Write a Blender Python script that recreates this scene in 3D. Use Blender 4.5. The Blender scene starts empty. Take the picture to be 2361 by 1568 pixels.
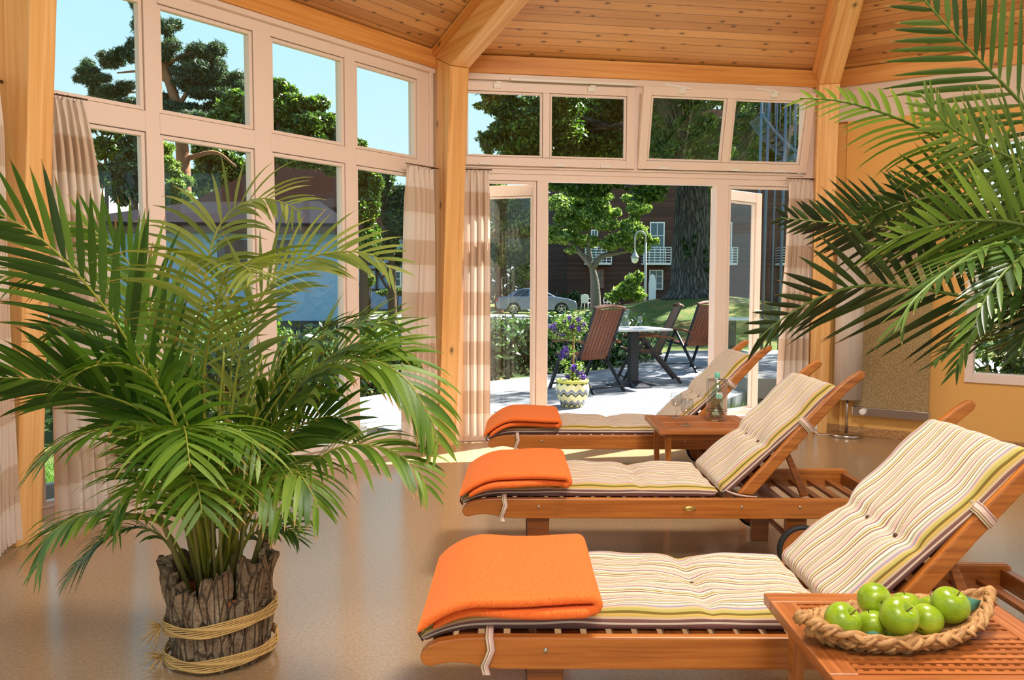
import bpy, math, random
import numpy as np
from mathutils import Vector, Matrix, Quaternion
random.seed(11); RNG = np.random.default_rng(5)
SC = bpy.context.scene; COL = SC.collection
V = Vector; PI = math.pi
def R(d): return math.radians(d)
# ------------------------------------------------------------------ camera model (solved from the room's own lines)
FPX, CX, CY, HC, PT, RO = 1947.26, 1180.5, 784.0, 1.30, 0.0669, 0.0027
FW = V((0, math.cos(PT), -math.sin(PT))); U0 = V((0, math.sin(PT), math.cos(PT))); R0 = V((1, 0, 0))
RI = R0*math.cos(RO)+U0*math.sin(RO); UP = U0*math.cos(RO)-R0*math.sin(RO)
CAM = V((0, 0, HC))
def ray(x, y): return FW+RI*((x-CX)/FPX)-UP*((y-CY)/FPX)
def at(x, y, Y):
    d = ray(x, y); return CAM+d*(Y/d.y)
def zp(x, y, z=0.0):
    d = ray(x, y); return CAM+d*((z-HC)/d.z)
# ------------------------------------------------------------------ octagonal room
TH = 0.1638; OC = V((1.7353, 3.1532, 0)); RIN = 4.0321; ROUT = RIN/math.cos(PI/8); SIDE = 2*RIN*math.tan(PI/8)
def nrm(a): return V((-math.sin(a), math.cos(a), 0))
def corner(k): return OC+nrm(TH+PI/8+k*PI/4)*ROUT
def wallM(k):
    # facet k: 0 = garden wall with the door, 1 = left glass wall, 2 = far left, -1 = orange wall; x right, y outward, z up
    n = nrm(TH+k*PI/4); t = V((n.y, -n.x, 0)); o = corner(k)
    return Matrix(((t.x, n.x, 0, o.x), (t.y, n.y, 0, o.y), (0, 0, 1, 0), (0, 0, 0, 1)))
WM, WL, WLL, WR = wallM(0), wallM(1), wallM(2), wallM(-1)
# ------------------------------------------------------------------ mesh builder
class MB:
    def __init__(s): s.v = []; s.f = []; s.uv = []; s.sm = []; s.mi = []
    def face(s, idx, uv=None, smooth=False, mi=0):
        s.f.append(tuple(idx)); s.uv.append(uv if uv is not None else [(0, 0)]*len(idx)); s.sm.append(smooth); s.mi.append(mi)
    def box(s, c, d, M=None, mi=0, ax=None):
        c = V(c); hx, hy, hz = d[0]/2, d[1]/2, d[2]/2; b = len(s.v)
        loc = [(sx*hx, sy*hy, sz*hz) for sx in (-1, 1) for sy in (-1, 1) for sz in (-1, 1)]
        for l in loc:
            p = c+V(l)
            s.v.append(M @ p if M else p)
        la = ax if ax is not None else max(range(3), key=lambda i: d[i])
        o = [a for a in range(3) if a != la]
        ou, ov = random.uniform(0, 40), random.uniform(0, 40)
        quads = [((0, 1, 3, 2), 0), ((4, 6, 7, 5), 0), ((0, 4, 5, 1), 1), ((2, 3, 7, 6), 1), ((0, 2, 6, 4), 2), ((1, 5, 7, 3), 2)]
        for q, na in quads:
            uv = []
            for i in q:
                l = loc[i]
                if na == la: uv.append((ou+l[o[0]]*0.15, ov+l[o[1]]))
                else:
                    ot = [a for a in o if a != na][0]
                    uv.append((ou+l[la], ov+l[ot]+(3.1 if na == o[0] else 0)))
            s.face([b+i for i in q], uv, False, mi)
    def bar(s, p0, p1, w, h, up=(0, 0, 1), mi=0):
        p0, p1 = V(p0), V(p1); x = (p1-p0); L = x.length; x.normalize(); u = V(up)
        y = u.cross(x)
        if y.length < 1e-4: y = V((0, 1, 0)).cross(x)
        y.normalize(); z = x.cross(y); c = (p0+p1)/2
        M = Matrix(((x.x, y.x, z.x, c.x), (x.y, y.y, z.y, c.y), (x.z, y.z, z.z, c.z), (0, 0, 0, 1)))
        s.box((0, 0, 0), (L, w, h), M, mi, 0)
    def prism(s, pts, d0, d1, M=None, mi=0, smooth=False):
        # pts in local (x, z); extruded along local y from d0 to d1
        n = len(pts); b = len(s.v); ou, ov = random.uniform(0, 40), random.uniform(0, 40)
        for d in (d0, d1):
            for x, z in pts:
                p = V((x, d, z)); s.v.append(M @ p if M else p)
        uv = [(ou+x, ov+z) for x, z in pts]
        s.face(range(b, b+n), uv, False, mi)
        s.face(range(b+2*n-1, b+n-1, -1), uv[::-1], False, mi)
        L = 0
        for i in range(n):
            j = (i+1) % n; l = math.dist(pts[i], pts[j])
            s.face((b+j, b+i, b+n+i, b+n+j), [(ou+L+l, ov+d0), (ou+L, ov+d0), (ou+L, ov+d1), (ou+L+l, ov+d1)], smooth, mi); L += l
    def tube(s, pts, rad, n=8, cap=True, mi=0, up=None, flat=1.0):
        pts = [V(p) for p in pts]; m = len(pts)
        if not hasattr(rad, '__len__'): rad = [rad]*m
        b = len(s.v); T = []
        for i in range(m):
            t = pts[min(i+1, m-1)]-pts[max(i-1, 0)]
            T.append(t.normalized() if t.length > 1e-9 else V((0, 0, 1)))
        nn = V(up) if up else (V((0, 0, 1)) if abs(T[0].z) < 0.9 else V((1, 0, 0)))
        L = 0; ou = random.uniform(0, 40)
        for i in range(m):
            nn = (nn-T[i]*nn.dot(T[i]))
            if nn.length < 1e-6: nn = T[i].orthogonal()
            nn.normalize(); bn = T[i].cross(nn)
            for k in range(n):
                a = 2*PI*k/n; s.v.append(pts[i]+nn*(math.cos(a)*rad[i]*flat)+bn*(math.sin(a)*rad[i]))
        for i in range(m-1):
            l = (pts[i+1]-pts[i]).length; c = 2*PI*max(rad[i], 1e-4)
            for k in range(n):
                k2 = (k+1) % n
                s.face((b+i*n+k, b+i*n+k2, b+(i+1)*n+k2, b+(i+1)*n+k), [(ou+L, c*k/n), (ou+L, c*(k+1)/n), (ou+L+l, c*(k+1)/n), (ou+L+l, c*k/n)], True, mi)
            L += l
        if cap:
            s.face([b+k for k in range(n)][::-1], None, False, mi); s.face([b+(m-1)*n+k for k in range(n)], None, False, mi)
    def lathe(s, prof, n=24, M=None, mi=0, smooth=True, closed=False):
        b = len(s.v); m = len(prof); L = 0
        for r, z in prof:
            for k in range(n):
                a = 2*PI*k/n; p = V((r*math.cos(a), r*math.sin(a), z)); s.v.append(M @ p if M else p)
        for i in range(m-1 if not closed else m):
            i2 = (i+1) % m; l = math.dist(prof[i], prof[i2])
            for k in range(n):
                k2 = (k+1) % n
                s.face((b+i*n+k, b+i*n+k2, b+i2*n+k2, b+i2*n+k), [(k/n, L), ((k+1)/n, L), ((k+1)/n, L+l), (k/n, L+l)], smooth, mi)
            L += l
        if not closed:
            if prof[0][0] > 1e-5: s.face([b+k for k in range(n)][::-1], None, False, mi)
            if prof[-1][0] > 1e-5: s.face([b+(m-1)*n+k for k in range(n)], None, False, mi)
    def grid(s, fn, nu, nv, uvf=None, mi=0, smooth=True, wrapv=False):
        # fn(i/nu, j/nv) -> point
        b = len(s.v); cv = nv if wrapv else nv+1
        for i in range(nu+1):
            for j in range(cv): s.v.append(V(fn(i/nu, j/nv)))
        for i in range(nu):
            for j in range(nv):
                j2 = (j+1) % cv
                uv = None
                if uvf: uv = [uvf(i/nu, j/nv), uvf((i+1)/nu, j/nv), uvf((i+1)/nu, (j+1)/nv), uvf(i/nu, (j+1)/nv)]
                s.face((b+i*cv+j, b+(i+1)*cv+j, b+(i+1)*cv+j2, b+i*cv+j2), uv, smooth, mi)
        return b
    def build(s, name, mats, parent=None, world=False, M=None, bevel=0, seg=2, kind=None, label=None, solid=0, sub=0):
        me = bpy.data.meshes.new(name)
        vs = s.v
        if parent is not None and world:
            inv = PMAT[parent.name].inverted(); vs = [inv @ V(p) for p in vs]
        me.from_pydata([tuple(p) for p in vs], [], s.f)
        uvl = me.uv_layers.new(name='UVMap')
        uvl.data.foreach_set('uv', [c for fu in s.uv for p in fu for c in p])
        me.polygons.foreach_set('use_smooth', s.sm); me.polygons.foreach_set('material_index', s.mi)
        for m in (mats if isinstance(mats, (list, tuple)) else [mats]): me.materials.append(m)
        me.update()
        o = bpy.data.objects.new(name, me); COL.objects.link(o)
        if M is not None: o.matrix_world = M
        PMAT[o.name] = (M.copy() if M is not None else Matrix.Identity(4))
        if parent is not None:
            o.parent = parent
            if not world: PMAT[o.name] = PMAT[parent.name] @ PMAT[o.name]
            else: PMAT[o.name] = PMAT[parent.name].copy()
        if bevel:
            b = o.modifiers.new('Bevel', 'BEVEL'); b.width = bevel; b.segments = seg; b.limit_method = 'ANGLE'; b.angle_limit = R(40)
        if solid:
            b = o.modifiers.new('Solidify', 'SOLIDIFY'); b.thickness = solid; b.offset = 0
        if sub:
            b = o.modifiers.new('Subsurf', 'SUBSURF'); b.levels = sub; b.render_levels = sub
        if kind: o['kind'] = kind
        if label: o['label'] = label
        return o
PMAT = {}
def tag(o, label, cat, group=None):
    o['label'] = label; o['category'] = cat
    if group: o['group'] = group
    return o
def thing(name, label, cat, loc=(0, 0, 0), rotz=0, group=None, M=None):
    o = bpy.data.objects.new(name, None); COL.objects.link(o); o.empty_display_size = 0.05
    if M is None: M = Matrix.Translation(V(loc)) @ Matrix.Rotation(rotz, 4, 'Z')
    o.matrix_world = M; PMAT[o.name] = M.copy()
    return tag(o, label, cat, group)
def kids(o): return [c for c in bpy.data.objects if c.parent == o]
def dup(root, label, M=None, loc=None, rotz=0, group=None):
    if M is None: M = Matrix.Translation(V(loc)) @ Matrix.Rotation(rotz, 4, 'Z')
    r = root.copy(); COL.objects.link(r); r.matrix_world = M; PMAT[r.name] = M.copy(); r['label'] = label
    if group: r['group'] = group
    for ch in kids(root):
        c = ch.copy(); COL.objects.link(c); c.parent = r
        for g in kids(ch):
            d = g.copy(); COL.objects.link(d); d.parent = c
    return r
def spline(pts, n):
    # Catmull-Rom through pts, n+1 samples
    P = [V(p) for p in pts]; P = [P[0]*2-P[1]]+P+[P[-1]*2-P[-2]]; m = len(P)-3; out = []
    for i in range(n+1):
        t = i/n*m; k = min(int(t), m-1); u = t-k; a, b, c, d = P[k:k+4]
        out.append(0.5*((2*b)+(c-a)*u+(2*a-5*b+4*c-d)*u*u+(3*b-a-3*c+d)*u**3))
    return out
def arrays_mesh(name, verts, quads, uvs, mat, parent=None, kind=None, smooth=False):
    # big leaf meshes: numpy arrays straight into a mesh; uvs per vertex
    me = bpy.data.meshes.new(name); nv = len(verts); nf = len(quads); k = quads.shape[1]
    me.vertices.add(nv); me.vertices.foreach_set('co', verts.astype(np.float32).ravel())
    me.loops.add(nf*k); me.loops.foreach_set('vertex_index', quads.astype(np.int32).ravel())
    me.polygons.add(nf); me.polygons.foreach_set('loop_start', np.arange(0, nf*k, k, dtype=np.int32))
    uvl = me.uv_layers.new(name='UVMap'); uvl.data.foreach_set('uv', uvs[quads.ravel()].astype(np.float32).ravel())
    if smooth: me.polygons.foreach_set('use_smooth', np.ones(nf, dtype=bool))
    me.materials.append(mat); me.update(calc_edges=True); me.validate()
    o = bpy.data.objects.new(name, me); COL.objects.link(o); PMAT[o.name] = Matrix.Identity(4)
    if parent is not None:
        o.parent = parent; o.matrix_parent_inverse = PMAT[parent.name].inverted()
    if kind: o['kind'] = kind
    return o
# ------------------------------------------------------------------ materials
def srgb(r, g, b):
    f = lambda c: (c/255/12.92) if c/255 <= 0.04045 else ((c/255+0.055)/1.055)**2.4
    return (f(r), f(g), f(b), 1)
class NT:
    def __init__(s, name):
        s.m = bpy.data.materials.new(name); s.m.use_nodes = True; s.t = s.m.node_tree; s.t.nodes.clear()
        s.out = s.n('ShaderNodeOutputMaterial')
    def n(s, typ, **kw):
        x = s.t.nodes.new(typ)
        for k, v in kw.items():
            if k.startswith('i_'):
                key = k[2:]
                key = int(key) if key.isdigit() else key.replace('_', ' ')
                x.inputs[key].default_value = v
            else: setattr(x, k, v)
        return x
    def l(s, a, b): s.t.links.new(a, b)
    def bsdf(s, **kw):
        b = s.n('ShaderNodeBsdfPrincipled')
        for k, v in kw.items(): b.inputs[k].default_value = v
        s.l(b.outputs[0], s.out.inputs[0]); s.b = b; return b
    def uv(s): return s.n('ShaderNodeTexCoord').outputs['UV']
    def obj(s): return s.n('ShaderNodeTexCoord').outputs['Object']
    def gen(s): return s.n('ShaderNodeTexCoord').outputs['Generated']
    def map(s, src, scale=(1, 1, 1), loc=(0, 0, 0)):
        m = s.n('ShaderNodeMapping'); m.inputs['Scale'].default_value = scale; m.inputs['Location'].default_value = loc
        s.l(src, m.inputs[0]); return m.outputs[0]
    def noise(s, vec, scale=5, detail=4, rough=0.55, dist=0):
        x = s.n('ShaderNodeTexNoise'); x.inputs['Scale'].default_value = scale; x.inputs['Detail'].default_value = detail
        x.inputs['Roughness'].default_value = rough; x.inputs['Distortion'].default_value = dist
        if vec is not None: s.l(vec, x.inputs['Vector'])
        return x.outputs[0]
    def ramp(s, fac, stops, interp='LINEAR'):
        r = s.n('ShaderNodeValToRGB'); cr = r.color_ramp; cr.interpolation = interp
        while len(cr.elements) > 1: cr.elements.remove(cr.elements[-1])
        cr.elements[0].position = stops[0][0]; cr.elements[0].color = stops[0][1]
        for p, c in stops[1:]:
            e = cr.elements.new(p); e.color = c
        s.l(fac, r.inputs[0]); return r.outputs[0]
    def mix(s, fac, a, b, mode='MIX'):
        x = s.n('ShaderNodeMix', data_type='RGBA', blend_type=mode)
        for v, i in ((fac, 0), (a, 6), (b, 7)):
            if isinstance(v, (int, float)): x.inputs[i].default_value = v
            elif isinstance(v, tuple): x.inputs[i].default_value = v
            else: s.l(v, x.inputs[i])
        return x.outputs[2]
    def math(s, op, a, b=None, c=None):
        x = s.n('ShaderNodeMath', operation=op)
        for v, i in ((a, 0), (b, 1), (c, 2)):
            if v is None: continue
            if isinstance(v, (int, float)): x.inputs[i].default_value = v
            else: s.l(v, x.inputs[i])
        return x.outputs[0]
    def sep(s, v):
        x = s.n('ShaderNodeSeparateXYZ'); s.l(v, x.inputs[0]); return x.outputs
    def comb(s, x, y, z=0.0):
        c = s.n('ShaderNodeCombineXYZ')
        for v, i in ((x, 0), (y, 1), (z, 2)):
            if isinstance(v, (int, float)): c.inputs[i].default_value = v
            else: s.l(v, c.inputs[i])
        return c.outputs[0]
    def bump(s, h, strength=0.3, dist=0.01):
        b = s.n('ShaderNodeBump'); b.inputs['Strength'].default_value = strength; b.inputs['Distance'].default_value = dist
        s.l(h, b.inputs['Height']); s.l(b.outputs[0], s.b.inputs['Normal'])
    def col(s, c): s.l(c, s.b.inputs['Base Color'])
M = {}
def plain(name, c, rough=0.6, metal=0.0, spec=0.5, bump=None, vary=0.0, **kw):
    t = NT(name); t.bsdf(Roughness=rough, Metallic=metal, **{'Base Color': c, 'Specular IOR Level': spec}, **kw)
    if vary:
        n = t.noise(t.obj(), 6, 5); t.col(t.mix(n, tuple(x*(1-vary) for x in c[:3])+(1,), tuple(min(1, x*(1+vary)) for x in c[:3])+(1,)))
    if bump: t.bump(t.noise(t.obj(), bump[0], 6), bump[1], bump[2])
    M[name] = t.m; return t.m
def wood(name, dark, mid, light, us=1.5, vs=28, rough=0.45, knots=0.0, kd=1.0, board=0.0, rings=0.0, coat=0.0, contrast=1.0, seamw=0.03):
    # grain runs along UV.u (metres)
    t = NT(name); b = t.bsdf(Roughness=rough, **{'Coat Weight': coat, 'Coat Roughness': 0.25}); uv = t.uv(); su = t.sep(uv)
    u, v = su[0], su[1]; rnd = None
    if board:
        bi = t.math('FLOOR', t.math('DIVIDE', v, board)); fr = t.math('FRACT', t.math('DIVIDE', v, board))
        wn = t.n('ShaderNodeTexWhiteNoise', noise_dimensions='1D'); t.l(bi, wn.inputs['W']); rnd = wn.outputs[0]
        u = t.math('ADD', u, t.math('MULTIPLY', rnd, 37.0))
    vec = t.comb(t.math('MULTIPLY', u, us), t.math('MULTIPLY', v, vs))
    g = t.noise(vec, 1.0, 6, 0.6, 0.6)
    c = t.ramp(g, [(0.5-0.22*contrast, dark), (0.5, mid), (0.5+0.24*contrast, light)])
    if rings:
        w = t.n('ShaderNodeTexWave', wave_type='BANDS', bands_direction='Y', wave_profile='SAW'); w.inputs['Scale'].default_value = 1.0
        w.inputs['Distortion'].default_value = 7.0; w.inputs['Detail'].default_value = 2; w.inputs['Detail Scale'].default_value = 0.5
        t.l(t.comb(t.math('MULTIPLY', u, us*0.55), t.math('MULTIPLY', v, vs*0.3)), w.inputs[0])
        c = t.mix(t.math('MULTIPLY', t.math('POWER', w.outputs[1], 4.0), rings), c, dark)
    if rnd is not None:
        c = t.mix(0.55, c, t.mix(rnd, tuple(x*0.72 for x in mid[:3])+(1,), tuple(min(1, x*1.22) for x in light[:3])+(1,)), 'MIX')
    big = t.noise(t.comb(t.math('MULTIPLY', u, 0.5), t.math('MULTIPLY', v, 1.2)), 1.3, 2)
    c = t.mix(0.5, c, t.ramp(big, [(0.3, dark), (0.7, light)]), 'SOFT_LIGHT')
    if knots:
        vo = t.n('ShaderNodeTexVoronoi', feature='F1', voronoi_dimensions='2D'); vo.inputs['Scale'].default_value = 1.0; vo.inputs['Randomness'].default_value = 1.0
        wob = t.noise(t.comb(t.math('MULTIPLY', u, 9), t.math('MULTIPLY', v, 9)), 1.0, 2)
        t.l(t.comb(t.math('ADD', t.math('MULTIPLY', u, 3.2*kd), t.math('MULTIPLY', wob, 0.12)), t.math('MULTIPLY', v, 5.4*kd)), vo.inputs['Vector'])
        k = t.ramp(vo.outputs['Distance'], [(0.0, (1, 1, 1, 1)), (0.05, (0.85, 0.85, 0.85, 1)), (0.085, (0.3, 0.3, 0.3, 1)), (0.17, (0, 0, 0, 1))])
        sel = t.math('GREATER_THAN', t.sep(vo.outputs['Color'])[0], 1.0-knots)
        c = t.mix(t.math('MULTIPLY', t.sep(k)[0], sel), c, tuple(x*0.28 for x in dark[:3])+(1,))
    if board:
        seam = t.math('LESS_THAN', t.math('MINIMUM', fr, t.math('SUBTRACT', 1.0, fr)), seamw)
        c = t.mix(t.math('MULTIPLY', seam, 0.75), c, tuple(x*0.25 for x in dark[:3])+(1,))
        t.bump(t.math('SUBTRACT', g, t.math('MULTIPLY', seam, 3.0)), 0.25, 0.004)
    else: t.bump(g, 0.12, 0.003)
    t.col(c); M[name] = t.m; return t.m
def leafmat(name, c1, c2, c3, trans=0.35, rough=0.45, tip=None, spec=0.4):
    # UV.y = random per leaf, UV.x = position along the leaf
    t = NT(name); su = t.sep(t.uv()); c = t.ramp(su[1], [(0.0, c1), (0.5, c2), (1.0, c3)])
    if tip is not None:
        c = t.mix(t.ramp(su[0], [(0.9, (0, 0, 0, 1)), (0.97, (1, 1, 1, 1))]), c, tip)
    b = t.n('ShaderNodeBsdfPrincipled'); b.inputs['Roughness'].default_value = rough; b.inputs['Specular IOR Level'].default_value = spec; t.l(c, b.inputs['Base Color'])
    tr = t.n('ShaderNodeBsdfTranslucent'); t.l(t.mix(1.0, c, (1.15, 1.25, 0.55, 1), 'MULTIPLY'), tr.inputs[0])
    mx = t.n('ShaderNodeMixShader'); mx.inputs[0].default_value = trans; t.l(b.outputs[0], mx.inputs[1]); t.l(tr.outputs[0], mx.inputs[2]); t.l(mx.outputs[0], t.out.inputs[0])
    M[name] = t.m; return t.m
def glassmat(name, tint=(0.96, 0.98, 0.97, 1), f0=0.045, gain=1.0):
    # clear sheet: what is behind shows through, the fresnel share mirrors the room
    t = NT(name); lw = t.n('ShaderNodeLayerWeight'); lw.inputs[0].default_value = 0.5
    fr = t.math('MULTIPLY', t.math('ADD', f0, t.math('MULTIPLY', t.math('POWER', lw.outputs['Facing'], 5.0), 1-f0)), gain)
    tr = t.n('ShaderNodeBsdfTransparent'); tr.inputs[0].default_value = tint
    gl = t.n('ShaderNodeBsdfGlossy'); gl.inputs['Roughness'].default_value = 0.01
    mx = t.n('ShaderNodeMixShader'); t.l(fr, mx.inputs[0]); t.l(tr.outputs[0], mx.inputs[1]); t.l(gl.outputs[0], mx.inputs[2]); t.l(mx.outputs[0], t.out.inputs[0])
    M[name] = t.m; return t.m
# timber of the room
wood('spruce_post', srgb(207, 155, 98), srgb(231, 183, 126), srgb(242, 203, 152), us=0.7, vs=22, knots=0.14, rings=0.35, rough=0.5, contrast=0.8)
wood('spruce_beam', srgb(196, 138, 78), srgb(219, 163, 97), srgb(231, 182, 119), us=0.7, vs=24, knots=0.16, rings=0.25, rough=0.5, contrast=0.8)
wood('ceiling_boards', srgb(172, 124, 76), srgb(202, 156, 104), srgb(220, 180, 130), us=0.8, vs=30, knots=0.7, kd=1.35, board=0.096, rough=0.5, contrast=0.9)
wood('teak', srgb(110, 64, 24), srgb(146, 90, 37), srgb(170, 113, 52), us=2.2, vs=60, rough=0.38, coat=0.15, contrast=1.1)
wood('teak_light', srgb(140, 86, 32), srgb(178, 117, 49), srgb(198, 140, 68), us=2.2, vs=60, rough=0.36, coat=0.2, contrast=1.1)
wood('teak_chair', srgb(88, 50, 26), srgb(126, 76, 40), srgb(152, 98, 56), us=2.2, vs=60, rough=0.4, contrast=1.1)
wood('deck_boards', srgb(84, 86, 90), srgb(130, 132, 136), srgb(160, 162, 166), us=0.6, vs=26, rough=0.85, board=0.145, contrast=1.3, seamw=0.07)
wood('dark_cladding', srgb(58, 40, 34), srgb(88, 60, 50), srgb(112, 78, 64), us=0.4, vs=6, rough=0.8, board=0.16, contrast=1.0, seamw=0.06)
# paint, plaster
plain('white_frame', srgb(235, 215, 202), 0.38, bump=(30, 0.03, 0.002))
plain('frame_gap', srgb(150, 116, 92), 0.7)
plain('plaster_white', srgb(226, 208, 196), 0.85, bump=(120, 0.08, 0.002))
plain('plaster_orange', srgb(230, 176, 98), 0.85, bump=(120, 0.08, 0.002), vary=0.04)
plain('white_plastic', srgb(235, 232, 226), 0.35)
plain('steel', srgb(190, 180, 170), 0.28, metal=1.0)
plain('dark_metal', srgb(40, 42, 48), 0.45, metal=0.3)
plain('bronze_metal', srgb(110, 84, 58), 0.35, metal=0.9)
plain('brass', srgb(190, 160, 90), 0.3, metal=1.0)
plain('rubber', srgb(38, 36, 34), 0.7)
def floor_mat():
    t = NT('lino_floor'); b = t.bsdf(Roughness=0.2, **{'Specular IOR Level': 0.75}); o = t.obj()
    n1 = t.noise(o, 260, 3, 0.7); n2 = t.noise(o, 70, 3, 0.6)
    c = t.ramp(n1, [(0.3, srgb(122, 92, 60)), (0.5, srgb(174, 142, 104)), (0.72, srgb(204, 176, 140))])
    c = t.mix(0.35, c, t.ramp(n2, [(0.35, srgb(144, 112, 78)), (0.65, srgb(190, 158, 122))])); t.col(c)
    M['lino_floor'] = t.m
floor_mat()
def speckle(name, a, b_, c_, scale, rough=0.5, spec=0.5):
    t = NT(name); t.bsdf(Roughness=rough, **{'Specular IOR Level': spec}); n = t.noise(t.obj(), scale, 3, 0.75)
    t.col(t.ramp(n, [(0.36, a), (0.5, b_), (0.64, c_)])); M[name] = t.m
speckle('cork_skirting', srgb(128, 84, 44), srgb(176, 128, 76), srgb(206, 164, 112), 130)
speckle('heater_stone', srgb(104, 84, 52), srgb(158, 134, 92), srgb(196, 172, 130), 150, 0.12, 0.7)
# fabrics
def stripes():
    t = NT('striped_canvas'); b = t.bsdf(Roughness=0.85, **{'Specular IOR Level': 0.15, 'Sheen Weight': 0.15}); su = t.sep(t.uv()); v = su[1]
    cr, wh, mv, pk, ol, ye, dk, gr = srgb(212, 190, 156), srgb(236, 226, 204), srgb(140, 102, 96), srgb(206, 174, 160), srgb(118, 97, 40), srgb(200, 170, 92), srgb(64, 40, 34), srgb(152, 146, 112)
    f = t.math('FRACT', t.math('DIVIDE', v, 0.074))
    st = [(0, pk), (.13, mv), (.20, wh), (.235, dk), (.25, wh), (.31, gr), (.36, cr), (.43, ol), (.475, ye), (.52, wh), (.57, mv), (.66, cr), (.73, wh), (.76, dk), (.775, wh), (.83, ol), (.86, cr), (.93, mv), (.97, wh)]
    c = t.ramp(f, st, 'CONSTANT')
    e = t.math('ABSOLUTE', v)
    bl, pinkish, orange, green = srgb(136, 142, 160), srgb(226, 150, 140), srgb(228, 166, 120), srgb(170, 160, 86)
    m = t.n('ShaderNodeMapRange'); t.l(e, m.inputs[0]); m.inputs[1].default_value = 0.20; m.inputs[2].default_value = 0.30
    bc = t.ramp(m.outputs[0], [(0, wh), (.08, gr), (.17, wh), (.20, dk), (.215, wh), (.25, pinkish), (.30, bl), (.37, orange), (.45, green), (.55, ol), (.62, ye), (.7, cr), (.76, mv), (.85, wh), (.92, mv)], 'CONSTANT')
    c = t.mix(t.math('GREATER_THAN', e, 0.20), c, bc); t.col(c)
    M['striped_canvas'] = t.m
stripes()
def fleece():
    t = NT('orange_fleece'); t.bsdf(Roughness=0.95, **{'Specular IOR Level': 0.1, 'Sheen Weight': 0.35, 'Sheen Roughness': 0.6}); o = t.obj()
    n = t.noise(o, 170, 3, 0.7); t.col(t.ramp(n, [(0.3, srgb(226, 96, 34)), (0.7, srgb(248, 128, 62))])); t.bump(n, 0.5, 0.004)
    t.b.inputs['Sheen Tint'].default_value = srgb(255, 170, 110); M['orange_fleece'] = t.m
fleece()
def curtain_mat():
    t = NT('curtain_cloth'); b = t.n('ShaderNodeBsdfPrincipled'); b.inputs['Roughness'].default_value = 0.9; b.inputs['Specular IOR Level'].default_value = 0.1
    v = t.sep(t.uv())[1]
    f = t.math('FRACT', t.math('DIVIDE', v, 0.40)); a, d = srgb(242, 226, 212), srgb(224, 198, 174)
    c = t.ramp(f, [(0, a), (.44, a), (.46, srgb(240, 224, 206)), (.5, srgb(240, 224, 206)), (.52, d), (.97, d), (1, a)])
    n = t.noise(t.map(t.uv(), (300, 300, 1)), 1, 2); c = t.mix(0.08, c, t.ramp(n, [(0.3, (0.3, 0.25, 0.2, 1)), (0.7, (1, 0.95, 0.9, 1))]), 'MULTIPLY')
    t.l(c, b.inputs['Base Color']); tr = t.n('ShaderNodeBsdfTranslucent'); t.l(c, tr.inputs[0]); mx = t.n('ShaderNodeMixShader'); mx.inputs[0].default_value = 0.22
    t.l(b.outputs[0], mx.inputs[1]); t.l(tr.outputs[0], mx.inputs[2]); t.l(mx.outputs[0], t.out.inputs[0]); M['curtain_cloth'] = t.m
curtain_mat()
glassmat('window_glass'); glassmat('clear_glass', (0.93, 0.94, 0.94, 1), 0.09, 1.0); glassmat('green_glass', (0.72, 0.90, 0.84, 1), 0.06, 1.0); glassmat('acrylic', (0.94, 0.93, 0.91, 1), 0.07, 1.0)
# plants
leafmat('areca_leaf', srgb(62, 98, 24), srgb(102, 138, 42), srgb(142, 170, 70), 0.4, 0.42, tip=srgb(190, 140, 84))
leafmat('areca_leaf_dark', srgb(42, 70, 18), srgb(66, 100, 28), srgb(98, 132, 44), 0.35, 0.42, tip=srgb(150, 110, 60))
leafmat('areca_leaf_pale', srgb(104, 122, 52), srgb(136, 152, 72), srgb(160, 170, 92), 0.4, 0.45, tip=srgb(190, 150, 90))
leafmat('date_leaf', srgb(42, 66, 28), srgb(64, 94, 38), srgb(96, 124, 56), 0.22, 0.32, tip=srgb(180, 150, 100), spec=0.6)
leafmat('date_leaf_dark', srgb(24, 40, 18), srgb(36, 58, 24), srgb(56, 80, 34), 0.15, 0.3, tip=srgb(150, 120, 80), spec=0.6)
leafmat('date_leaf_bright', srgb(72, 96, 36), srgb(98, 124, 52), srgb(126, 148, 72), 0.28, 0.4, tip=srgb(190, 160, 100))
plain('areca_stem', srgb(142, 146, 52), 0.4, vary=0.2)
plain('areca_cane', srgb(126, 118, 62), 0.5, vary=0.3)
plain('date_stem', srgb(92, 116, 48), 0.4, vary=0.15)
plain('soil', srgb(52, 36, 24), 0.95, bump=(60, 0.8, 0.02), vary=0.4)
plain('terracotta', srgb(176, 98, 54), 0.8, vary=0.1)
leafmat('leaf_oak', srgb(30, 58, 20), srgb(62, 98, 36), srgb(138, 164, 74), 0.42, 0.35, spec=0.6)
leafmat('leaf_lime', srgb(60, 90, 32), srgb(104, 134, 56), srgb(176, 194, 116), 0.42, 0.35, spec=0.6)
leafmat('leaf_pine', srgb(34, 58, 46), srgb(58, 86, 62), srgb(92, 116, 78), 0.25, 0.5)
leafmat('leaf_dark', srgb(22, 46, 28), srgb(44, 74, 38), srgb(90, 120, 64), 0.3, 0.3, spec=0.6)
leafmat('leaf_laurel', srgb(20, 46, 20), srgb(44, 76, 32), srgb(104, 136, 76), 0.2, 0.22, spec=0.8)
leafmat('grass_blade', srgb(52, 90, 32), srgb(86, 126, 48), srgb(130, 164, 80), 0.35, 0.5)
leafmat('petal_violet', srgb(74, 48, 150), srgb(100, 68, 180), srgb(130, 96, 204), 0.3, 0.5)
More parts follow.
